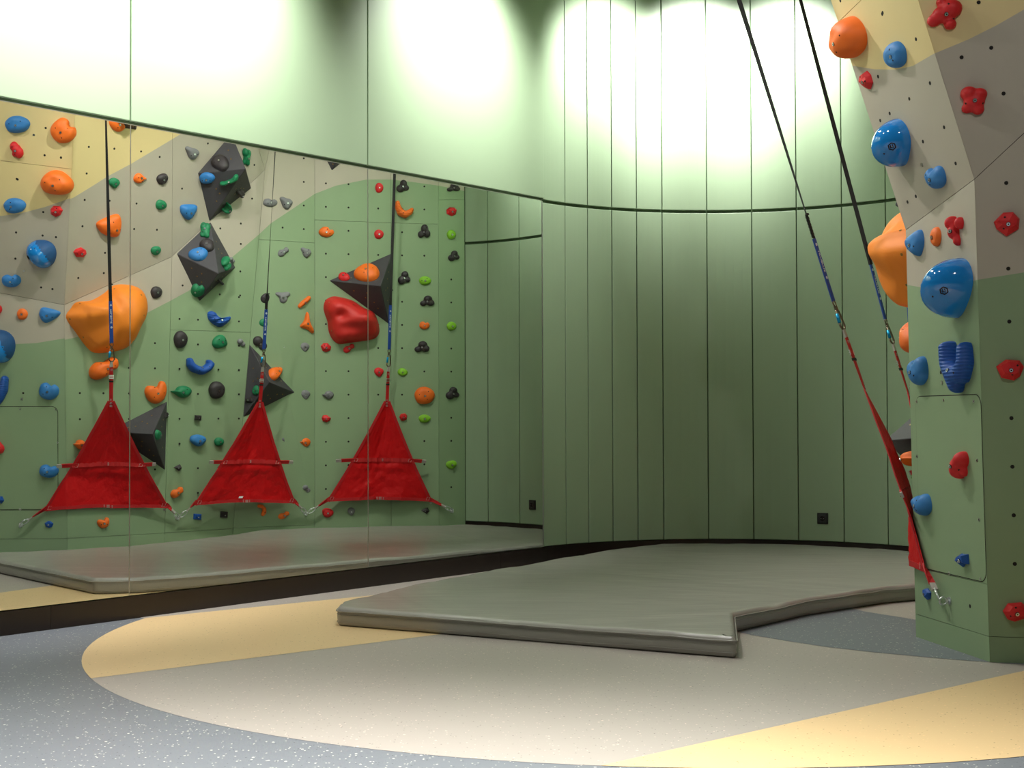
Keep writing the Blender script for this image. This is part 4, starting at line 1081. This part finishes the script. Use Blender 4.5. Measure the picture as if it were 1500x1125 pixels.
def swing(top_uv, apex, bt, bb, a1uv, a2uv, fab, side, label, slabel, tw, wn):
    """apex: point where cloth begins; bt, bb: top and bottom of the blue sleeve (3D points)
    a1uv, a2uv anchors on the wall (mirror px); fab: fabric corner px; side: side-strap end px; wn: direction of webbing width"""
    A1 = cast(*a1uv, True, WALLB); A2 = cast(*a2uv, True, WALLB)
    a1 = A1[0]+A1[1]*.045; a2 = A2[0]+A2[1]*.045
    n = (a1-apex).cross(a2-apex).normalized()
    if n.dot(A1[1]) < 0: n = -n
    sd = (bt-bb).normalized()               # strap direction, upwards
    # --- strap (a thing that hangs from the ceiling)
    ln = (4.28-bt.z)/sd.z; top = bt+sd*ln
    st = empty('hanging_strap', top, slabel, 'strap')
    ww = wn.normalized(); pp = sd.cross(ww).normalized()
    mb = MB(); pts = [bt+sd*(ln*i/40) for i in range(41)]
    ribbon(mb, pts, lambda t: ww*math.cos(tw[0]+tw[1]*t)+pp*math.sin(tw[0]+tw[1]*t), .024, .0018)
    mb.obj('black_webbing', BLACK, st)
    mb = MB(); 
    for i in range(7):
        c = bt+sd*(.01+.016*i); mb.box(c, ww*(.013), sd*.0055, pp*.0035)
    mb.box(bt+sd*.062, ww*.012, sd*.06, pp*.0024); mb.box(bt+sd*.128+ww*.012, ww*.012, sd*.004, pp*.004)
    tag(mb.obj('stitched_fold', BLACK, st), kind='stuff')
    mb = MB(); ribbon(mb, [bt+(bb-bt)*(i/6) for i in range(7)], lambda t: ww, .030, .006)
    bl = mb.obj('blue_sleeve', BLUEWEB, st)
    # lettering on both faces of the sleeve
    try:
        tm = text_mesh('TRUBLUE', .027)
        for s_ in (1, -1):
            c = bt+(bb-bt)*.36+pp*(.0036*s_); X = -sd; Zn = pp*s_; Yv_ = Zn.cross(X)
            vs = [c+X*(v_.co.x*1.0)+Yv_*v_.co.y*.72+Zn*v_.co.z for v_ in tm.vertices]
            mb = MB(); mb.add(vs, [tuple(p.vertices) for p in tm.polygons])
            for e_ in (-1, 1):
                cc = c+X*(.085*e_); mb.tube([cc+(X*math.cos(q)+Yv_*math.sin(q))*.0065 for q in [math.pi*i/6 for i in range(12)]], .0013, 5, 0, True); mb.disc(cc, Zn, .0025, .0005, 6)
            tag(mb.obj('lettering', WHITE, bl), kind='stuff')
    except Exception as e: print('text', e)
    # swivel and carabiner
    c0 = bb-sd*.004
    red_top = apex-(apex-bb)*.0
    up_d = (bb-apex).normalized(); Lr = (bb-apex).length
    mb = MB(); rings_d(mb, bb-up_d*.012, ww, up_d, .015, .016, .0035); mb.disc(bb-up_d*.05, up_d, .009, .026, 12)
    mb.obj('swivel', DARKSTEEL, st)
    cb = empty('carabiner', bb-up_d*.09-V(st.location)); cb.parent = st
    mb = MB(); c = bb-up_d*.092
    sh_ = [(-.010, .048), (.004, .052), (.016, .040), (.022, .0), (.026, -.034), (.016, -.05), (-.008, -.052), (-.022, -.038), (-.018, -.02)]
    P_ = [c+ww*x+up_d*y for x, y in sh_]; mb.tube(P_, .0052, 8, 0); mb.obj('body', DARKSTEEL, cb, True)
    mb = MB(); mb.tube([c+ww*-.018+up_d*-.022, c+ww*-.014+up_d*.0, c+ww*-.010+up_d*.046], .004, 8); mb.obj('gate', DARKSTEEL, cb, True)
    mb = MB(); mb.tube([c+ww*-.018+up_d*-.02, c+ww*-.0125+up_d*.026], .0085, 10); mb.obj('locking_sleeve', CYAN, cb, True)
    # --- the swing itself
    sw = empty('triangle_swing', apex, label, 'swing')
    ta = bb-up_d*.142                       # top of the red webbing loop
    pw = up_d.cross(ww).normalized()
    mb = MB()
    loop = [ta+pw*.0-up_d*.0, ta-up_d*.02]
    ribbon(mb, [ta+up_d*.002, ta-up_d*.02, ta-up_d*.045], lambda t: ww, lambda t: .016+.012*t, .009, 0); mb.obj('loop_protector', WEBGREY, sw)
    r0 = ta-up_d*.04; rl = (r0-apex).length
    mb = MB(); ribbon(mb, [r0+(apex-r0)*(i/8) for i in range(9)], lambda t: ww*math.cos(.25*t)+pw*math.sin(.25*t), lambda t: .030 if t > .2 else .026+.02*t, .005); wb_ = mb.obj('top_webbing', RED_W, sw)
    bk = r0-up_d*(rl*.30)
    mb = MB()
    for s_ in (-1, 1): mb.tube([bk+ww*.019*s_+up_d*.012, bk+ww*.019*s_-up_d*.012], .003, 8)
    for y in (-.012, 0, .012): mb.tube([bk+ww*.019+up_d*y+pw*.003, bk-ww*.019+up_d*y+pw*.003], .003, 8)
    mb.obj('buckle', STEEL, sw)
    mb = MB(); mb.box(bk-up_d*.036, ww*.0165, up_d*.007, pw*.005); mb.obj('strap_keeper', BLACK, sw)
    mb = MB()
    for t in (.1, .96, 1.06, 1.14):
        cc = r0+(apex-r0)*t
        for y in (-.006, 0, .006): mb.box(cc+up_d*y, ww*.010, up_d*.0009, pw*.0035)
    tag(mb.obj('stitching', STITCH, wb_), kind='stuff')
    # cloth
    L_ = plane_hit(*fab[0], apex, n); R__ = plane_hit(*fab[1], apex, n)
    BUL = .004
    nu, nvv = 40, 44; vs = []; fs = []; half = .016
    eL = (L_-apex); eR = (R__-apex)
    wdir_ = (R__-L_).normalized()
    sn = int(apex.x*100)
    def cloth(s, t):
        # s 0..1 across, t 0..1 down
        a = apex-wdir_*half+(L_-(apex-wdir_*half))*t; b = apex+wdir_*half+(R__-(apex+wdir_*half))*t
        # side edges bow inward a little
        p = a+(b-a)*s
        e = math.sin(math.pi*s); 
        sag = math.sin(math.pi*t)*.012*(2*s-1)
        p = p-wdir_*sag
        d = e*(-.018*math.sin(math.pi*min(1, t*1.05))) + BUL*e*t*t
        W_ = t*(1-abs(2*s-1)*.4)
        d += W_*.016*noise.noise(V((s*3.0, t*4.5, sn)))+W_*.010*noise.noise(V((s*6+t*5, t*9-s*4, sn+3)))
        d += t*e*.012*(1-abs(noise.noise(V((s*9+t*2.2, t*1.6, sn+9))))*2)**3
        d += t*e*.010*(1-abs(noise.noise(V((s*4-(1-t)*7, s*5+t*7, sn+17))))*2)**3
        d += .004*t*math.sin(26*(s-.5)*(1.2-t))*e
        d += .010*math.exp(-((t-.66)/.03)**2)*e
        d += -.03*e*math.exp(-((s-.5)/.28)**2)*math.sin(math.pi*t)*.6
        down = V((0, 0, -1)); p = p+down*(.014*math.sin(math.pi*s)*0)+V((0, 0, .02))*e*t**6
        p = p+n*d
        ry = (p-EYEV).normalized()
        for _ in range(3):
            loc, nr_, _i, _d = WALLB.find_nearest(p)
            g_ = (p-loc).dot(nr_); need = .014+.008*t-g_
            if need > 0 and _d < .6: p = p-ry*min(.4, need/max(.35, abs(ry.dot(nr_))))
        return p
    for j in range(nvv+1):
        for i in range(nu+1): vs.append(cloth(i/nu, j/nvv))
    for j in range(nvv):
        for i in range(nu): k = j*(nu+1)+i; fs.append((k, k+1, k+nu+2, k+nu+1))
    o = link_mesh('cloth', vs, fs, RED_F, sw, True); fixn(o)
    so = o.modifiers.new('thick', 'SOLIDIFY'); so.thickness = .002; so.offset = 0
    cl = o
    # hems
    for s_ in (0.0, 1.0):
        mb = MB(); ribbon(mb, [cloth(.02 if s_ == 0 else .98, j/30)+n*.002 for j in range(31)], lambda t: wdir_, .022, .005); mb.obj('hem_webbing', RED_W, sw)
    mb = MB(); ribbon(mb, [cloth(i/30, .985)+n*.003 for i in range(31)], lambda t: V((0, 0, 1)), .026, .004); mb.obj('hem_webbing', RED_W, sw)
    mb = MB(); ribbon(mb, [cloth(i/30, .585)+n*.004 for i in range(31)], lambda t: V((0, 0, 1)), .034, .004); mb.obj('hem_webbing', RED_W, sw)
    mb = MB()
    for (s, t, hw) in ((.5, .985, .012), (.47, .985, .004), (.53, .985, .004), (.5, .585, .006)):
        c = cloth(s, t)+n*.0075
        for y in (-.009, -.003, .003, .009): mb.box(c+V((0, 0, y)), wdir_*hw, V((0, 0, .001)), n*.0006)
    for s, t in ((.035, .97), (.965, .97), (.06, .585), (.94, .585)):
        c = cloth(s, t)+n*.008; e1 = (wdir_+V((0, 0, .6))).normalized(); q_ = [c+wdir_*x+V((0, 0, y)) for x, y in ((-.017, -.013), (.007, -.013), (.017, .013), (-.007, .013))]
        mb.tube(q_, .0013, 5, 0, True)
    tag(mb.obj('stitching', STITCH, cl), kind='stuff')
    # corner straps, shackles
    for cpt, anc, AH in ((cloth(0.0, .985), a1, A1), (cloth(1.0, .985), a2, A2)):
        d_ = (anc-cpt); dl = d_.length; d_.normalize(); side_ = n
        webend = cpt+d_*(dl-.115) if dl > .16 else cpt+d_*dl*.3
        mb = MB(); ribbon(mb, [cpt-d_*.03, cpt, cpt+(webend-cpt)*.5, webend], lambda t: n.cross(d_)*math.cos(1.1*t)+n*math.sin(1.1*t), .030, .007); mb.obj('corner_webbing', RED_W, sw)
        mb = MB(); ribbon(mb, [webend-d_*.004, webend+d_*.022, webend+d_*.04], lambda t: n.cross(d_)*math.cos(1.1)+n*math.sin(1.1), .026, .010); mb.obj('loop_protector', WEBGREY, sw)
        c = webend+d_*.068; dv = n.cross(d_)
        mb = MB(); pts = [c+d_*(.036*math.cos(t))+dv*(.014*math.sin(t)) for t in [2*math.pi*i/20 for i in range(20)]]
        mb.tube(pts, .004, 8, 0, True); mb.tube([c+dv*.014-d_*.012, c+dv*.014+d_*.012], .0065, 6); mb.obj('quick_link', STEEL, sw, True)
    # side loops
    for (t, s, eu) in ((.585, 0.0, side[0]), (.585, 1.0, side[1])):
        c = cloth(s, t); e_ = plane_hit(*eu, apex, n); d_ = (e_-c).normalized(); dl = (e_-c).length
        mb = MB(); ribbon(mb, [c-d_*.03, c, c+d_*(dl*.7)], lambda t: V((0, 0, 1))+n*.4, .03, .010); mb.obj('side_webbing', RED_W, sw)
        mb = MB(); ribbon(mb, [c+d_*(dl*.66), c+d_*(dl*.85), c+d_*dl], lambda t: V((0, 0, 1))+n*.4, .026, .012); mb.obj('loop_protector', WEBGREY, sw)
    return sw, cloth, n, wdir_, (a1, a2, A1, A2)
bt1, bb1, ap1 = V((1.479, 7.001, 1.892)), V((1.573, 7.003, 1.585)), V((1.720, 6.990, 1.152))
bt2, bb2, ap2 = V((2.047, 8.160, 1.885)), V((2.123, 8.145, 1.572)), V((2.244, 8.118, 1.147))
WN = V((.632, .775, 0))
s1 = swing((157, 180), ap1, bt1, bb1, (31, 769), (259, 758), ((63, 748), (248, 744)), ((83, 683), (228, 680)), 'red nylon triangle swing nearest the camera, left one in the mirror', 'black and blue strap holding the nearest swing', (.5, 2.2), WN)
s2 = swing((403, 225), ap2, bt2, bb2, (259, 758), (447, 752), ((283, 740), (433, 737)), ((307, 677), (429, 677)), 'middle red nylon triangle swing with a small white tag at the hem', 'black and blue strap holding the middle swing', (1.9, 1.3), WN)
ap3 = V((0, 0, 0))
H3 = cast(567, 588, True, WALLB)
ap3 = at_depth(567, 588, True, Yv(H3[0])-.175)
bb3 = at_depth(570, 512, True, Yv(H3[0])-.18); bt3 = at_depth(572, 447, True, Yv(H3[0])-.195)
s3 = swing((576, 258), ap3, bt3, bb3, (447, 752), (661, 748), ((478, 735), (634, 735)), ((492, 675), (624, 676)), 'farthest red nylon triangle swing, right one in the mirror, crossed by a pane joint', 'black and blue strap holding the farthest swing', (.4, 1.5), WN)
# small white tag on the middle swing
_, cl2, n2, wd2, _a = s2
c = cl2(.44, .945)+n2*.011; mb = MB(); mb.box(c, wd2*.017, V((0, 0, .0075))+wd2*.004, n2*.0006); tg = mb.obj('care_tag', WHITE, s2[0]); tag(tg, 'small white sewn tag')
# anchors on the wall: hanger plate and eye
def anchor(u, v, label):
    Hh = cast(u, v, True, WALLB); p, n = Hh[0], Hh[1]
    root = empty('wall_anchor', p, label, 'anchor')
    mb = MB(); mb.disc(p-n*.001, n, .017, .005, 14); mb.disc(p+n*.004, n, .009, .008, 6); mb.obj('hanger_plate', STEEL, root)
    mb = MB(); t = V((0, 0, 1)); c = p+n*.03; pts = [c+n*(.017*math.cos(a))+t*(.017*math.sin(a)) for a in [2*math.pi*i/18 for i in range(18)]]
    mb.tube(pts, .0045, 8, 0, True); mb.obj('eye_ring', STEEL, root, True)
anchor(31, 769, 'steel wall anchor low on the tower, left end of the nearest swing')
anchor(259, 758, 'steel wall anchor shared by the left and middle swings')
anchor(447, 752, 'steel wall anchor shared by the middle and right swings')
anchor(661, 748, 'steel wall anchor at the right end of the farthest swing')
